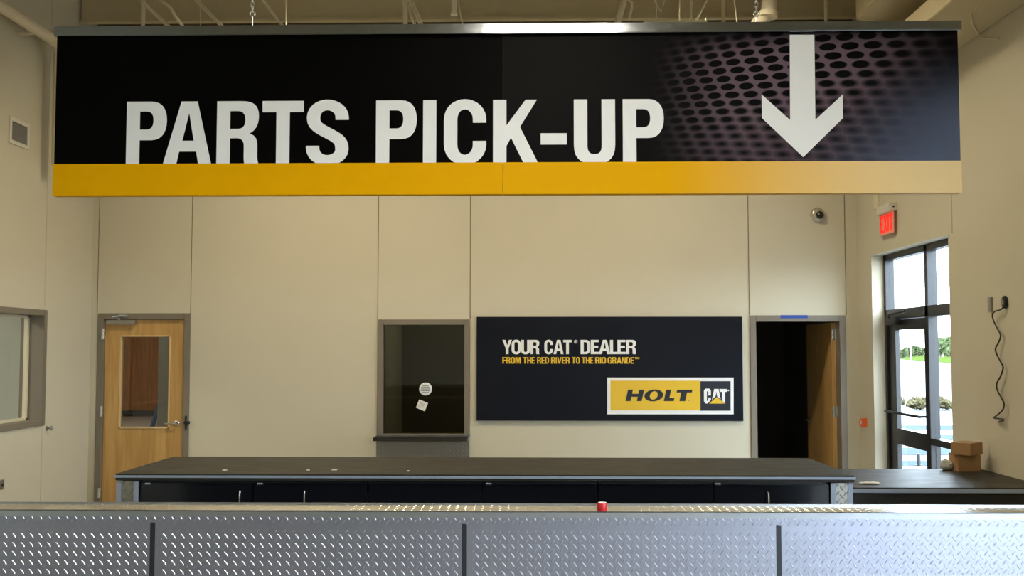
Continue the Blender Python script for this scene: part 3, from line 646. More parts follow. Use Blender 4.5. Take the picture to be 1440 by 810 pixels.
mb.prism(ob([(0, 1), (1, 1), (1, .76), (.68, .76), (.68, 0), (.30, 0), (.30, .76), (0, .76)], 950.5, 972), [], fw_, .007, .004)
mb.build('yellow_field_word', M['navy'], lo)
c2 = wsn(968.5, 563.2); MB().prism([(c2.x + .007 * math.cos(t * .628), c2.z + .007 * math.sin(t * .628)) for t in range(10)], [], fw_, .006, .004).build('registered_mark', M['vent_grey'], lo)
mb = MB()
def blk(pts, holes=()): mb.prism([bx(*q) for q in pts], [[bx(*q) for q in h] for h in holes], fw_, .007, .004)
blk([(992, 546.5), (997.5, 546.5), (999.5, 549), (999.5, 556), (995.8, 556), (995.8, 550.3), (993.8, 550.3), (993.8, 563.5), (995.8, 563.5), (995.8, 559), (999.5, 559), (999.5, 562.5), (995, 567.3), (992, 567.3), (989.8, 564.5), (989.8, 549)])
blk([(1004.2, 547), (1010.3, 547), (1013.3, 561.5), (1008.2, 557.2), (1007.2, 550.5), (1006, 557.2), (1001, 562)])
blk([(1011.5, 547), (1022.5, 547), (1022.5, 551), (1019.5, 551), (1019.5, 567.5), (1015.2, 563.2), (1015.2, 551), (1012.3, 551)])
mb.prism([(wsn(1024, 549).x + .008 * math.cos(t * .628), wsn(1024, 549).z + .008 * math.sin(t * .628)) for t in range(10)], [], fw_, .007, .004)
mb.build('black_field_word', M['white'], lo)
MB().prism([bx(997, 567.5), bx(1019, 567.5), bx(1007.8, 558.2)], [], fw_, .008, .004).build('yellow_triangle', M['cat_yellow'], lo)

# ================================================================== FRONT COUNTER (tread plate)
ztop_c = P(745, 719.5, Y=YF).z; ybk = P(745, 709.2, Z=ztop_c).y
cx = [P(x, 780, Y=YF).x for x in (214, 653, 1095.5)]; wpan = (cx[2] - cx[0]) / 2; edges = [cx[0] - wpan] + cx + [cx[2] + wpan]
fc = thing('front_counter', ((edges[0] + edges[-1]) / 2, YF + .08, 0), 'long foreground counter clad in diamond tread plate with black strips between panels', 'counter')
e0, e1 = edges[0] - .02, edges[-1] + .02
z_tr, z_bd = P(745, 728, Y=YF).z, P(745, 736.5, Y=YF).z
MB().box(e0, e1, YF + .012, ybk - .005, .0, ztop_c - .012).build('carcass', M['black'], fc)
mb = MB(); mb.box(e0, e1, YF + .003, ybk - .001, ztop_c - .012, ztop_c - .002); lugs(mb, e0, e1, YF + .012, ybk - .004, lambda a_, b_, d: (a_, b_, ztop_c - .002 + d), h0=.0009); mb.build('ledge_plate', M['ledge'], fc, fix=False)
MB().box(e0, e1, ybk - .006, ybk + .001, ztop_c - .03, ztop_c + .004, .001).build('rear_edge_trim', M['alu'], fc)
mb = MB(); mb.box(e0, e1, YF - .010, YF + .002, z_tr, ztop_c + .001, .002); mb.box(e0, e1, YF - .008, YF + .014, ztop_c - .002, ztop_c + .001, .0008); mb.build('front_edge_trim', M['alu'], fc)
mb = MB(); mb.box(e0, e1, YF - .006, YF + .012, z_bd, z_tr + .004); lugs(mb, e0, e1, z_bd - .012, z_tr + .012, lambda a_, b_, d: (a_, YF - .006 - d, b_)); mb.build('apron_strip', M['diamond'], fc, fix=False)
zlo = .10
for i in range(4):
    a0, a1 = edges[i] + .010, edges[i + 1] - .010
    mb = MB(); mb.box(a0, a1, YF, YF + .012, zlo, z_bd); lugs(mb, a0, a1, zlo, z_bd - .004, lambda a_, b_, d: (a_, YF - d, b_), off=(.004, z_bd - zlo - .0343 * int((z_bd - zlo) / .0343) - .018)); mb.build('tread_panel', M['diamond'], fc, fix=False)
for x in cx: MB().box(x - .0095, x + .0095, YF - .001, YF + .012, zlo, z_bd - .001).build('divider_strip', M['black'], fc)
MB().box(e0 + .05, e1 - .05, YF + .05, YF + .06, 0, zlo).build('toe_kick', M['black'], fc)
ca = P(847, 718, Z=ztop_c + .001)
cp = thing('bottle_cap', (ca.x, ca.y, ztop_c + .001), 'small red plastic cap standing on the tread plate ledge', 'cap')
MB().lathe([(.0185, 0), (.0195, .002), (.0195, .027), (.0180, .030)], (ca.x, ca.y, ztop_c + .001), 'z', 32).build('shell', M['red'], cp)
MB().lathe([(.0165, .0), (.0165, .0015), (.006, .0018)], (ca.x, ca.y, ztop_c + .031), 'z', 24).build('liner', M['white'], cp)

# ================================================================== BACK COUNTER
ZC = 1.07
fL, fR = P(161, 665.5, Z=ZC), P(1202.5, 670, Z=ZC); yc0 = (fL.y + fR.y) / 2; yc1 = P(640, 643, Z=ZC).y
bx0, bx1 = P(161, 666, Y=yc0).x, P(1203, 669, Y=yc0).x
wt = thing('worktop', ((bx0 + bx1) / 2, (yc0 + yc1) / 2, ZC - .04), 'long charcoal worktop with aluminium edge on the black back counter', 'worktop')
MB().box(bx0 + .004, bx1 - .004, yc0 + .004, yc1, ZC - .038, ZC, .002).build('top_slab', M['laminate'], wt)
zt_ = P(680, 673, Y=yc0).z
mb = MB(); mb.box(bx0, bx1, yc0 - .004, yc0 + .003, zt_, ZC - .008, .001); mb.box(bx0 - .003, bx0 + .004, yc0, yc1, zt_, ZC - .008, .001); mb.box(bx1 - .004, bx1 + .003, yc0, yc1, zt_, ZC - .008, .001); mb.build('edge_trim', M['edge_alu'], wt)
zu = ZC - .0465
def end_post(x0, x1, label):
    t = thing('counter_end_panel', ((x0 + x1) / 2, yc0 + .3, 0), label, 'counter end')
    mb = MB(); mb.box(x0, x1, yc0 + .03, yc1 - .02, 0, zu); lugs(mb, x0 + .015, x1 - .015, .3, zu + .01, lambda a_, b_, d: (a_, yc0 + .03 - d, b_), p=.046, L=.019, W=.0055, h0=.004); mb.build('tread_panel', M['tread_dark'], t, fix=False)
    for q in (x0, x1): MB().box(q - (.004 if q == x0 else .024), q + (.024 if q == x0 else .004), yc0 + .024, yc0 + .034, 0, zu, .001).build('angle_trim', M['edge_alu'], t)
    return t
qx = [P(x, 690, Y=yc0 + .03).x for x in (165, 194, 1169, 1198)]
end_post(qx[0], qx[1], 'diamond tread plate end panel at the left end of the back counter')
end_post(qx[2], qx[3], 'diamond tread plate end panel at the right end of the back counter')
cw = (qx[2] - qx[1]) / 3
for i, place in enumerate(('beside the left tread plate end', 'in the middle of the back counter', 'beside the right tread plate end')):
    a0, a1 = qx[1] + cw * i + .004, qx[1] + cw * (i + 1) - .004
    t = thing('base_cabinet', ((a0 + a1) / 2, yc0 + .4, 0), 'black two-door cabinet under the worktop ' + place, 'cabinet', 'black cabinets of the back counter')
    mb = MB(); mb.box(a0, a1, yc0 + .065, yc1 - .03, .10, zu - .001); mb.box(a0 + .01, a1 - .01, yc0 + .12, yc1 - .05, 0, .10); mb.build('body', M['black'], t)
    for j in range(2):
        b0 = a0 + (a1 - a0) / 2 * j + .003; b1 = a0 + (a1 - a0) / 2 * (j + 1) - .003
        d = MB().box(b0, b1, yc0 + .045, yc0 + .064, .11, zu - .012, .002).build('door', M['gloss_black'], t)
        hxx = b1 - .06 if j == 0 else b0 + .06
        n_ = i * 2 + j
        if n_ in (0, 1, 5): hpx = (337, 428, None, None, None, 1081)[n_]
        else: hpx = None
        if hpx: hxx = P(hpx, 700, Y=yc0 + .02).x
        zt2 = P(700, 692, Y=yc0 + .02).z
        mb = MB(); mb.tube([(hxx, yc0 + .046, zt2 - .004), (hxx, yc0 + .022, zt2), (hxx, yc0 + .016, zt2 - .02), (hxx, yc0 + .016, zt2 - .16), (hxx, yc0 + .022, zt2 - .18), (hxx, yc0 + .046, zt2 - .176)], .0045, 8)
        if n_ in (0, 1, 5): mb.build('bar_handle', M['chrome'], d)
        if n_ in (0, 1, 3, 5):
            lc = P((208, 366, 0, 687.5, 0, 1009.5)[n_], 680, Y=yc0 + .045)
            lp = MB().box(lc.x - .020, lc.x + .020, yc0 + .0435, yc0 + .045, lc.z - .010, lc.z + .010).build('name_label', M['navy'], d)
            mb = MB()
            for q in range(5): mb.box(lc.x - .016 + q * .0066, lc.x - .0115 + q * .0066, yc0 + .0427, yc0 + .0435, lc.z - .004, lc.z + .004)
            o = mb.build('label_print', M['white'], d)

# right desk, lower
ZR = .87
yr0 = P(1320, 686, Z=ZR).y; yr1 = P(1280, 659.5, Z=ZR).y
rd = thing('side_counter', ((bx1 + XR) / 2, (yr0 + yr1) / 2, 0), 'lower charcoal topped side counter running to the right wall', 'counter')
rx0 = bx1 + .012
MB().box(rx0, XR - .003, yr0 + .003, yr1, ZR - .038, ZR, .002).build('worktop', M['laminate'], rd)
MB().box(rx0, XR - .003, yr0 - .003, yr0 + .004, ZR - .034, ZR - .008, .001).build('edge_trim', M['edge_alu'], rd)
MB().box(rx0 + .01, XR - .01, yr0 + .06, yr1 - .03, 0, ZR - .039).build('body', M['black'], rd)
MB().box(rx0 + .01, XR - .01, yr0 + .045, yr0 + .060, .1, ZR - .05, .002).build('front_panel', M['gloss_black'], rd)
# cardboard boxes
def carton(x0, x1, y0, y1, z0, z1, rot, label):
    c = (x0, y0, z0); t = thing('cardboard_box', c, label, 'box', 'cardboard boxes on the side counter')
    rm = Matrix.Rotation(R(rot), 3, 'Z'); piv = Vector(c)
    MB().box(x0, x1, y0, y1, z0, z1, .002, rm, piv).build('carton', M['card'], t)
    mb = MB(); ym_ = (y0 + y1) / 2
    mb.box(x0 + .001, x1 - .001, y0 + .002, ym_ - .001, z1 + .0002, z1 + .003, 0, rm, piv); mb.box(x0 + .001, x1 - .001, ym_ + .001, y1 - .002, z1 + .0002, z1 + .003, 0, rm, piv); mb.build('top_flaps', M['card'], t)
    return t
q0 = P(1348, 663.5, Z=ZR); kk = q0.y / F; hgt = 23 * kk; h2 = 16 * kk
carton(q0.x, q0.x + .175, q0.y, q0.y + .15, ZR, ZR + hgt, 2, 'lower plain cardboard box standing on the side counter')
q1 = P(1365, 641, Z=ZR + hgt + .0035)
carton(q1.x, q1.x + .20, q1.y, q1.y + .15, ZR + hgt + .0035, ZR + hgt + .0035 + h2, 40, 'upper flatter cardboard box turned askew on top of another box')
# crumpled bag beside the boxes, scraps
def crumple(name, c, sx_, sy_, sz_, m, label, cat, seed):
    rnd = random.Random(seed); bm = bmesh.new(); bmesh.ops.create_icosphere(bm, subdivisions=3, radius=1)
    for v in bm.verts:
        n_ = 1 + .28 * (rnd.random() - .5); v.co = Vector((v.co.x * sx_ * n_, v.co.y * sy_ * n_, max(0, (v.co.z + .8) * sz_ * n_)))
    bm.verts.index_update(); mb = MB(); mb.add([v.co + Vector(c) for v in bm.verts], [[v.index for v in f_.verts] for f_ in bm.faces]); bm.free()
    return tag(mb.build(name, m), label, cat)
cb = P(1335.5, 659.5, Z=ZR); crumple('crumpled_bag', (cb.x - .05, yr1 - .05, ZR), .045, .045, .045, M['room_wall'], 'crumpled grey bag beside the stacked cardboard boxes', 'bag', 3)
sc1 = P(1223, 680.5, Z=ZR); crumple('plastic_wrapper', (sc1.x, sc1.y, ZR), .075, .03, .008, M['paper'], 'crinkled clear wrapper lying on the side counter', 'wrapper', 4)
for i, (x, y, s_, lb) in enumerate(((316, 662, .016, 'tiny white paper scrap nearest the left end of the worktop'), (433, 662, .012, 'tiny white paper scrap second from the left on the worktop'), (470, 661.5, .018, 'widest white paper scrap left of centre on the worktop'), (574, 663, .008, 'tiny white paper scrap below the service window on the worktop'))):
    c = P(x, y, Z=ZC); crumple('paper_scrap', (c.x, c.y, ZC), s_, .012, .004, M['paper'], lb, 'scrap', 10 + i)['group'] = 'paper scraps on the worktop'

# ================================================================== WALL THINGS
# dome camera, back wall
c = back(1149.5, 302.5)
t = thing('dome_camera', c, 'white dome security camera high on the back wall above the open door', 'camera')
MB().lathe([(.078, 0), (.080, -.012), (.078, -.03), (.066, -.045), (.050, -.050)], c, 'y').build('base', M['cam_metal'], t)
cc = c + Vector((.010, -.045, -.008))
MB().lathe([(.054, 0), (.054, -.008), (.044, -.012)], cc, 'y').build('trim_ring', M['cam_metal'], t)
MB().lathe([(.043 * math.cos(a * math.pi / 16), -.010 - .040 * math.sin(a * math.pi / 16)) for a in range(8)] + [(.002, -.050)], cc, 'y').build('dome', M['dome'], t)
# exit sign, right wall
xe = XR - .075
ye0, ye1 = P(1250.5, 290, X=xe).y, P(1232, 295, X=xe).y; zt = P(1250, 284.5, X=xe).z; zb = P(1250, 296.5, X=xe).z; zp = P(1250, 325.5, X=xe).z
t = thing('exit_sign', (XR, (ye0 + ye1) / 2, zb), 'red lit EXIT sign with a white housing on the right wall above the glass door', 'exit sign')
MB().box(xe, XR - .002, ye0, ye1, zb, zt, .004).build('housing', M['offwhite'], t)
MB().tube([(xe + .04, ye0 - .004, (zb + zt) / 2), (xe + .04, ye0 + .004, (zb + zt) / 2)], .010, 10).build('test_button', M['black'], t)
xp = xe + .035
MB().box(xp, xp + .006, ye0 - .01, ye1 + .01, zp - .01, zb + .002, .001).build('panel', M['exit_pane'], t)
mb = MB(); fx = lambda u, v, d: (xp - d, -u, v)
line_of(mb, 'EXIT', -ye1 + .012, -ye0 - .012, zp + .015, zb - .018, fx, .003, -.001, gap=.12); mb.build('lettering', M['exit'], t)
y_ = P(1234.5, 280, X=XR).y
tag(MB().box(XR - .012, XR - .001, y_ - .03, y_ + .09, zt + .01, H - .3, .003).build('cable_raceway', M['steel_paint']), 'painted flat raceway rising on the wall above the exit sign', 'raceway')
# small orange tag
c = P(1216.5, 593.5, X=XR); t = thing('orange_tag', c, 'small orange plastic tag on the wall edge left of the glass door', 'tag')
mb = MB(); mb.prism([(c.y - .065, c.z + .045), (c.y + .02, c.z + .035), (c.y + .065, c.z - .005), (c.y + .02, c.z - .05), (c.y - .065, c.z - .045)], [], lambda u, v, d: (XR - d, u, v), .045, .001); mb.build('shell', M['orange'], t)
MB().box(XR - .048, XR - .0455, c.y - .03, c.y + .01, c.z - .02, c.z + .015, .001).build('sticker', M['paper'], t)
# cable bracket, ring, hanging cable on right wall
a = P(1394, 428, X=XR); tag(MB().box(XR - .018, XR - .0005, a.y - .025, a.y + .025, P(1394, 438.5, X=XR).z, P(1394, 417.5, X=XR).z, .003).build('wall_bracket', M['steel']), 'small grey metal bracket left of the hanging cable', 'bracket')
a = P(1415, 425, X=XR); t = thing('cable_outlet', a, 'oval black cable grommet high on the right wall', 'outlet')
mb = MB(); mb.lathe([(.030, -.001), (.032, -.012), (.028, -.022), (.018, -.024)], (0, 0, 0), 'x'); mb.v = [(a.x + v[0], a.y + v[1], a.z + v[2] * 1.55) for v in mb.v]; mb.build('grommet', M['cable'], t)
mb = MB(); mb.lathe([(.012, -.024), (.010, -.028)], (0, 0, 0), 'x'); mb.v = [(a.x + v[0], a.y + v[1], a.z + v[2] * 2.0) for v in mb.v]; mb.build('plug', M['steel'], t)
cp_ = [(1415, 432), (1408, 435), (1399, 438), (1395.5, 444), (1398, 453), (1403.5, 464), (1407, 472), (1404, 482), (1400, 490), (1401.5, 498), (1407, 509), (1410.5, 517), (1407, 529), (1401.5, 540), (1403, 550), (1408.5, 560), (1412, 569), (1409.5, 577), (1402, 584), (1397.5, 587.5), (1403, 588.5), (1410.5, 589.5), (1410, 591.5), (1404, 592.5)]
pts = [P(x, y, X=XR - .03) for x, y in cp_]; pts[0] = Vector((XR - .022, a.y, a.z - .03)); sm = []
for i in range(len(pts) - 1):
    p0, p1, p2, p3 = pts[max(i - 1, 0)], pts[i], pts[i + 1], pts[min(i + 2, len(pts) - 1)]
    for k_ in range(5):
        s_ = k_ / 5; sm.append(.5 * ((2 * p1) + (p2 - p0) * s_ + (2 * p0 - 5 * p1 + 4 * p2 - p3) * s_ ** 2 + (3 * p1 - p0 - 3 * p2 + p3) * s_ ** 3))
tag(MB().tube(sm, .0055, 8).build('hanging_cable', M['cable']), 'wavy black cable hanging from an outlet down the right wall', 'cable')
# left wall: vent, stop, outlet plate
a, b2 = P(12.5, 163, X=XL), P(39.5, 210, X=XL); v0, v1, vz0, vz1 = a.y, P(39.5, 195, X=XL).y, P(12.5, 200.5, X=XL).z, P(12.5, 163, X=XL).z
t = thing('wall_vent', (XL, (v0 + v1) / 2, vz0), 'square white framed louvred vent high on the left wall', 'vent')
mb = MB(); fw2 = .035
sheet(mb, v0, v1, vz0, vz1, [(v0 + fw2, v1 - fw2, vz0 + fw2, vz1 - fw2)], lambda a_, b_, c_, d_: mb.box(XL + .001, XL + .014, a_, b_, c_, d_)); mb.build('vent_frame', M['offwhite'], t)
MB().box(XL + .0005, XL + .002, v0 + fw2, v1 - fw2, vz0 + fw2, vz1 - fw2).build('backing', M['black'], t)
mb = MB(); zz = vz0 + fw2 + .006
while zz < vz1 - fw2 - .004: mb.box(XL + .002, XL + .010, v0 + fw2, v1 - fw2, zz - .004, zz + .003, 0, Matrix.Rotation(R(30), 3, 'Y')); zz += .0105
mb.build('louvres', M['vent_grey'], t)
a = P(65.5, 602, X=XL); t = thing('door_stop', a, 'small round metal door stop on the left wall under the window corner', 'door stop')
MB().lathe([(.022, .001), (.022, .006), (.010, .010), (.009, .040)], a, 'x', 20).build('stem', M['steel'], t)
MB().lathe([(.010, .036), (.022, .042), (.024, .052), (.018, .060), (.004, .063)], a, 'x', 20).build('bumper', M['vent_grey'], t)
a = P(2, 681, X=XL); t = thing('outlet_plate', a, 'stainless wall outlet plate low on the left wall at the picture edge', 'outlet')
MB().box(XL + .0005, XL + .007, a.y - .06, a.y + .035, a.z - .045, a.z + .04, .003).build('plate', M['alu'], t)
MB().lathe([(.014, .006), (.014, .012), (.010, .013)], a + Vector((0, .0, -.01)), 'x', 16).build('socket', M['black'], t)

# ================================================================== OVERHEAD STEEL, PIPES, RODS
def pipe(name, pts, r, label, cat, m='steel_paint', n=12, collar=None, group=None):
    t = thing(name, pts[0], label, cat, group)
    MB().tube(pts, r, n).build('run', M[m], t)
    if collar:
        for i, (c_, ax_, rr, ln) in enumerate(collar): d = (Vector(ax_)).normalized() * ln; MB().tube([Vector(c_) - d, Vector(c_) + d], rr, n).build('collar', M[m], t)
    return t
# big pipe along the left wall
pp0, pp1 = P(0, 6, X=XL + .18), P(82, 62, X=XL + .18)
zp_ = (pp0.z + pp1.z) / 2
pipe('roof_drain_pipe', [(XL + .18, -4, zp_), (XL + .18, pp1.y - .1, zp_)] + [(XL + .18 - .13 * math.sin(k_ * math.pi / 12) * .0 , pp1.y - .1 + .14 * math.sin(k_ * math.pi / 12), zp_ - .14 * (1 - math.cos(k_ * math.pi / 12))) for k_ in range(1, 7)] + [(XL + .18, pp1.y + .04, 3.6), (XL + .18, pp1.y + .04, 2.9)][:1], .058, 'thick beige pipe running under the roof along the left wall', 'pipe', collar=[((XL + .18, pp1.y - .14, zp_), (0, 1, 0), .066, .03)])
mb = MB(); mb.box(XL + .002, XL + .12, pp1.y - .45, pp1.y - .41, zp_ - .07, zp_ - .045); mb.tube([(XL + .18, pp1.y - .43, zp_ - .06), (XL + .02, pp1.y - .43, zp_ - .06)], .006, 6); tag(mb.build('pipe_hanger', M['steel_paint']), 'small steel hanger strap holding the thick pipe to the left wall', 'hanger')
YO = 8.9                                                  # plane of the joist bay in front of the eave beam
PLANE = [YO]
def o(x, y, Y=None): return P(x, y, Y=Y or PLANE[0])
zlow = o(700, 52).z
def down(x, y): q = o(x, y); return q
def ext(a, b):                                            # run a strut from hidden bottom (behind the sign) past the top of the frame
    A, B = o(*a), o(*b); d = (A - B); tt = (H - .02 - B.z) / d.z; top = B + d * min(tt, 1.9 / max(abs(d.z), 1e-6) if tt < 0 else tt); t2 = (zlow - B.z) / d.z
    return [B + d * t2, top]
NR = [0]
def rod(name, a, b, r, label, cat, m='steel_paint', grp=None):
    NR[0] += 1; PLANE[0] = (8.75, 9.1, 8.6, 9.25)[NR[0] % 4]
    t = pipe(name, ext(a, b), r, label, cat, m, 10, None, grp); PLANE[0] = YO; return t
# joist with post and diagonals, left
def joist(x_post, diags, label, r_post, dx_tilt=0):
    c = o(x_post, 30); t = thing('roof_joist', (c.x, YO, zlow), label, 'joist', 'roof joists above the sign')
    MB().tube([(c.x, YO, zlow), (c.x, YO, H - .05)], r_post, 12).build('post', M['steel_paint'], t)
    MB().tube([(c.x, YO, o(x_post, 6).z), (c.x, YO, o(x_post, 1).z)], r_post * 1.25, 12).build('collar', M['steel_paint'], t)
    MB().box(c.x - .04, c.x + .04, YO - .1, YO + .5, zlow - .05, zlow, .004).build('bottom_chord', M['steel_paint'], t)
    for a, b, r in diags: MB().tube(ext(a, b), r, 10).build('diagonal', M['steel_paint'], t)
    return t
joist(201, [((200, 2), (238, 38), .019)], 'left beige roof joist with a round post and one diagonal above the sign', .020)
PLANE[0] = 8.7
pipe('bent_conduit', [Vector((o(210, -25).x, 8.7, H)), o(210, -25), o(226, 0), o(240, 11), o(246, 22), o(258, 38), o(264, 48)], .015, 'bent beige conduit right of the left roof joist', 'conduit', n=10)
PLANE[0] = YO
mb = MB(); q = ext((276, 0), (312, 37))
tg = thing('twin_strut', q[0], 'twin angle iron strut left of the left sign chain', 'strut')
MB().tube([p_ + Vector((-.012, 0, 0)) for p_ in q], .010, 8).build('left_angle', M['steel_paint'], tg); MB().tube([p_ + Vector((.014, 0, 0)) for p_ in q], .010, 8).build('right_angle', M['steel_paint'], tg)
rod('diagonal_brace', (370, 0), (397, 36), .015, 'beige diagonal brace just right of the left sign chain', 'brace')
rod('hanger_rod', (402.3, 5), (402.5, 36), .006, 'thin hanger rod near the left sign chain', 'rod')
rod('hanger_rod', (281.5, 5), (282, 36), .006, 'thin hanger rod between the bent conduit and the twin strut', 'rod')
joist(570, [((571, 0), (584, 38), .016)], 'middle beige roof joist with round post above the sign lettering', .024)
q = ext((577, 0), (592, 36)); tg = thing('twin_strut', q[0], 'twin angle iron strut beside the middle roof joist', 'strut')
MB().tube([p_ + Vector((-.013, -.1, 0)) for p_ in q], .010, 8).build('left_angle', M['steel_paint'], tg); MB().tube([p_ + Vector((.015, -.1, 0)) for p_ in q], .010, 8).build('right_angle', M['steel_paint'], tg)
q = o(638.5, 20, 8.4); tag(MB().box(q.x - .022, q.x + .022, 8.38, 8.42, q.z, H - .05, .003).box(q.x - .03, q.x + .03, 8.37, 8.43, q.z - .006, q.z + .006).build('hanger_strap', M['steel_paint']), 'flat steel hanger strap above the middle of the sign', 'strap')
rod('hanger_rod', (644, 0), (651, 36), .008, 'slanting thin hanger rod right of the flat strap', 'rod')
rod('diagonal_brace', (877, 0), (867, 37), .034, 'wide beige leaning brace above the hyphen of the sign', 'brace')
pipe('pipe_hook', [Vector((o(880, -14).x, YO, H)), o(880, -14), o(884, 0), o(888.5, 3), o(889, 10), o(885, 27)], .012, 'beige curved pipe hook right of the wide leaning brace', 'hook', n=10)
pipe('vee_strap', [Vector((o(917, -6).x - .1, YO, H)), o(917, -6), o(930, 17), o(936, -6), Vector((o(936, -6).x + .1, YO, H))], .010, 'thin vee shaped strap right of the pipe hook', 'strap', n=8)
rod('hanger_rod', (955.5, 0), (955.5, 30), .006, 'left of the two thin rods left of the right sign chain', 'rod')
rod('hanger_rod', (971.5, 0), (971, 30), .006, 'right of the two thin rods left of the right sign chain', 'rod')
rod('diagonal_brace', (994, 0), (979, 29), .012, 'thin beige diagonal brace leaning right near the two thin rods', 'brace')
rod('pipe_drop', (1017, 0), (1017.5, 36), .020, 'straight vertical pipe left of the right sign chain', 'pipe')
rod('hanger_rod', (1032.5, 0), (1037, 36), .007, 'slightly slanting thin rod just left of the right sign chain', 'rod')
q = o(1078, 20, 8.5); t = thing('roof_pipe', q, 'short thick beige roof pipe with collar behind the right sign chain', 'pipe')
MB().tube([o(1060, 44, 8.5), o(1071, 28, 8.5), o(1081, 16, 8.5), o(1083, -12, 8.5), Vector((o(1083, -12, 8.5).x, 8.5, H))], .072, 16).build('run', M['steel_paint'], t); MB().tube([o(1080.5, 24, 8.45), o(1081.5, 17, 8.45)], .084, 16).build('collar', M['steel_paint'], t)
rod('pipe_drop', (1161.5, 0), (1162, 36), .020, 'straight vertical pipe above the right end of the sign', 'pipe')
a, b2 = o(905, 33, 7.2), o(991, 31, 7.2); t = thing('strip_light', (a.x, 7.2, a.z), 'end of a beige strip light housing just above the sign rail', 'light fixture')

for hx_ in (a.x + .1, b2.x - .1): MB().tube([(hx_, 7.2, a.z + .012), (hx_, 7.2, H)], .003, 6).build('hanger_cable', M['steel'], t)
MB().box(a.x, b2.x, 7.16, 7.24, a.z - .06, a.z + .012, .004).build('housing', M['steel_paint'], t); MB().box(b2.x, b2.x + .012, 7.155, 7.245, a.z - .06, a.z + .03, .002).build('end_cap', M['offwhite'], t)
a = P(1422, 9, Z=zs); q = [(P(1377, 8, Z=zs).x, P(1377, 8, Z=zs).y, zs - .006)]
q = [P(1373, 10, Z=zs - .006), P(1365, 18, Z=zs - .008), P(1368, 36, Z=zs - .010), P(1377, 50, Z=zs - .012), P(1388, 54, X=XR - .01), P(1404, 54, X=XR - .008)]
tag(MB().tube(q, .006, 8).build('loose_wire', M['steel_paint']), 'loose painted wire looping under the soffit beam at the right wall', 'wire')

# blue stepladder in the hall
t = thing('step_ladder', P(222, 600, Z=0), 'blue stepladder in the hall seen through the door glass', 'ladder')
Lb, Lt = P(214, 600, Y=21.6), P(222, 556, Y=21.6); dx = (Lt.x - Lb.x) / (Lt.z - Lb.z)
q = lambda x0, z: (Lb.x + x0 + dx * (z - Lb.z), 21.6, z)
for s_ in (0, 1): MB().tube([(Lb.x + s_ * 1.0 + (dx * (0 - Lb.z) if not s_ else -dx * 0 + .35), 21.6, .0), (Lb.x + .55 + (s_ * .25), 21.6, 1.8)], .055, 8).build('rail', M['ladder'], t)
for i in range(4): z = .35 + i * .38; MB().box(Lb.x + .0 + .30 * z, Lb.x + 1.3 - .28 * z, 21.55, 21.65, z, z + .04).build('step', M['alu'], t)

# ================================================================== OUTSIDE
XO = XR + .25
zE = 1.8 - 19 * 85 / F; zT = 1.8 - 11 * 104 / F
def slab(y0, y1, z0, z1, x0, x1, t=.1): return MB().add([(x0, y0, z0), (x1, y0, z0), (x1, y1, z1), (x0, y1, z1), (x0, y0, z0 - t), (x1, y0, z0 - t), (x1, y1, z1 - t), (x0, y1, z1 - t)], [(0, 1, 2, 3), (7, 6, 5, 4), (0, 4, 5, 1), (1, 5, 6, 2), (2, 6, 7, 3), (3, 7, 4, 0)])
struct('ground_lot', MB().box(XO, 220, -60, 34, -.14, -.03), M['lot'])
struct('ground_rise', slab(34, 85, -.03, zE, XO, 220), M['lot'])
struct('ground_far', slab(85, 104, zE - .03, zT - .03, XO, 220), M['lot'])
struct('ground_field', MB().box(XO, 220, 104, 220, zT - .13, zT - .03), M['grass'])
def og(x, y): return P(x, y, Z=-.03)
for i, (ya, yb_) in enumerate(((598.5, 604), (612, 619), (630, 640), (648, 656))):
    p_, q_ = og(1290, ya).y, og(1290, yb_).y; struct('ground_shadow_%d' % (i + 1), MB().box(XO + .3, 40, q_, p_, -.03, -.022), M['stripe_shade'])  # canopy shadow stripes put on the lot as thin dark slabs
xl0 = P(1315, 508, Y=90).x
tag(slab(85.0, 103.9, zE + .005, zT + .005, xl0, 200, .03).build('lawn', M['grass']), 'bright green lawn strip beyond the parking lot', 'lawn', kind='stuff')
def leafy(mb, c, rad, n_, sz, rnd, sq=1.0):
    for _ in range(n_):
        d = Vector((rnd.gauss(0, 1), rnd.gauss(0, 1), rnd.gauss(0, 1))).normalized() * rad * rnd.uniform(.35, 1) ; d.z *= sq
        p_ = Vector(c) + d; u = Vector((rnd.gauss(0, 1), rnd.gauss(0, 1), rnd.gauss(0, 1))).normalized(); v = u.orthogonal(); w_ = sz * rnd.uniform(.6, 1.3)
        mb.add([p_ - u * w_, p_ + v * w_ * .45, p_ + u * w_, p_ - v * w_ * .45], [(0, 1, 2, 3)])
def tree(x, base, top, Y, label, i):
    rnd = random.Random(50 + i); c = P(x, base, Y=Y); hgt_ = P(x, top, Y=Y).z
    zb_ = zT - .04; t = thing('tree', (c.x, Y, zb_), label, 'tree', 'trees beyond the parking lot')
    MB().tube([(c.x, Y, zb_), (c.x + .1, Y, hgt_ * .5), (c.x, Y, hgt_ * .9)], [.22, .16, .05], 8).build('trunk', M['bark'], t)
    mb = MB(); cr = (hgt_ - zb_) * .42
    for k_ in range(5): leafy(mb, (c.x + rnd.uniform(-.6, .6) * cr, Y + rnd.uniform(-.6, .6) * cr, zb_ + (hgt_ - zb_) * rnd.uniform(.28, .85)), cr * .62, 130, .42, rnd)
    mb.build('crown', M['leaf'], t, fix=False)
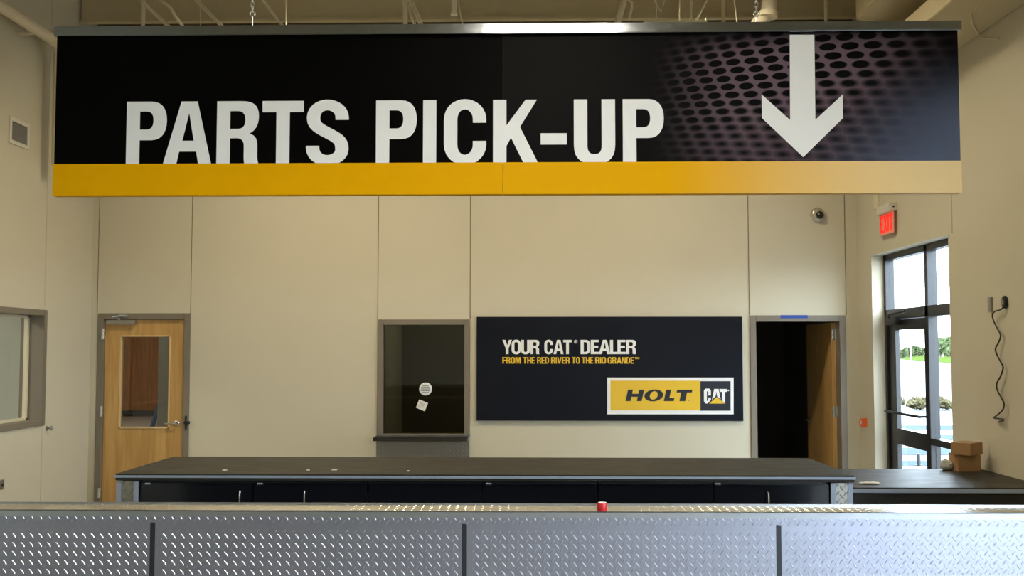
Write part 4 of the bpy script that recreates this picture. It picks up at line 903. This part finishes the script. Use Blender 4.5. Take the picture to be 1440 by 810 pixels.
for i, (x, tp, lb) in enumerate(((1270, 492, 'leftmost small pale tree seen through the door glass'), (1277, 490, 'second small pale tree from the left in the door glass'), (1286, 488, 'third small tree in the door glass right of the lamp pole'), (1294, 491, 'small tree beside the door mullion beyond the lot'),
                                 (1319, 480, 'tall tree at the left edge of the sidelight glass'), (1325, 476, 'tall leafy tree in the middle of the sidelight glass'), (1331, 478, 'tall tree right of centre in the sidelight glass'), (1338, 474, 'tallest tree at the right edge of the sidelight glass'))):
    tree(x, 503, tp, (106, 116, 126, 136)[i % 4], lb, i)
for i, (x, y, s_, lb) in enumerate(((1258, 570, .3, 'leftmost low dry bush in the planting strip seen through the door'), (1279, 570, .5, 'second low dry bush from the left in the planting strip'), (1290, 571, .5, 'low dry bush nearest the door mullion in the planting strip'), (1318, 571, .5, 'low dry bush at the left of the sidelight glass'), (1327, 571, .55, 'low dry bush in the middle of the sidelight glass'), (1337, 566, .4, 'low dry bush at the right of the sidelight glass'))):
    c = og(x, y + 6); mb = MB(); rnd = random.Random(90 + i); leafy(mb, (c.x, c.y + (i % 2) * 1.2, .16), min(s_, .5) * .7, 420, .07, rnd, .45); mb.v = [(v[0], v[1], max(v[2], -.03)) for v in mb.v]
    tag(mb.build('bush', M['bush'], fix=False), lb, 'bush', 'bushes in the planting strip')
c = og(1292, 655.5); t = thing('bollard', (c.x, c.y, -.03), 'dark slim bollard on the paving outside the glass door', 'bollard')
MB().lathe([(.03, 0), (.03, .16), (.026, .18), (.010, .19)], (c.x, c.y, -.022), 'z', 14).build('post', M['black'], t); MB().lathe([(.05, 0), (.05, .012), (.03, .014)], (c.x, c.y, -.022), 'z', 14).build('base', M['black'], t)
c = P(1281, 511, Y=83); zb_ = -.03 + (zE + .03) * (83 - 34) / 51; t = thing('lamp_pole', (c.x, c.y, zb_), 'distant pale lamp pole at the lot edge', 'lamp pole')
MB().tube([(c.x, c.y, zb_), (c.x, c.y, 2.6)], .055, 8).build('pole', M['steel'], t); MB().box(c.x - .1, c.x + .5, c.y - .15, c.y + .15, 2.5, 2.65, .03).build('head', M['steel'], t)
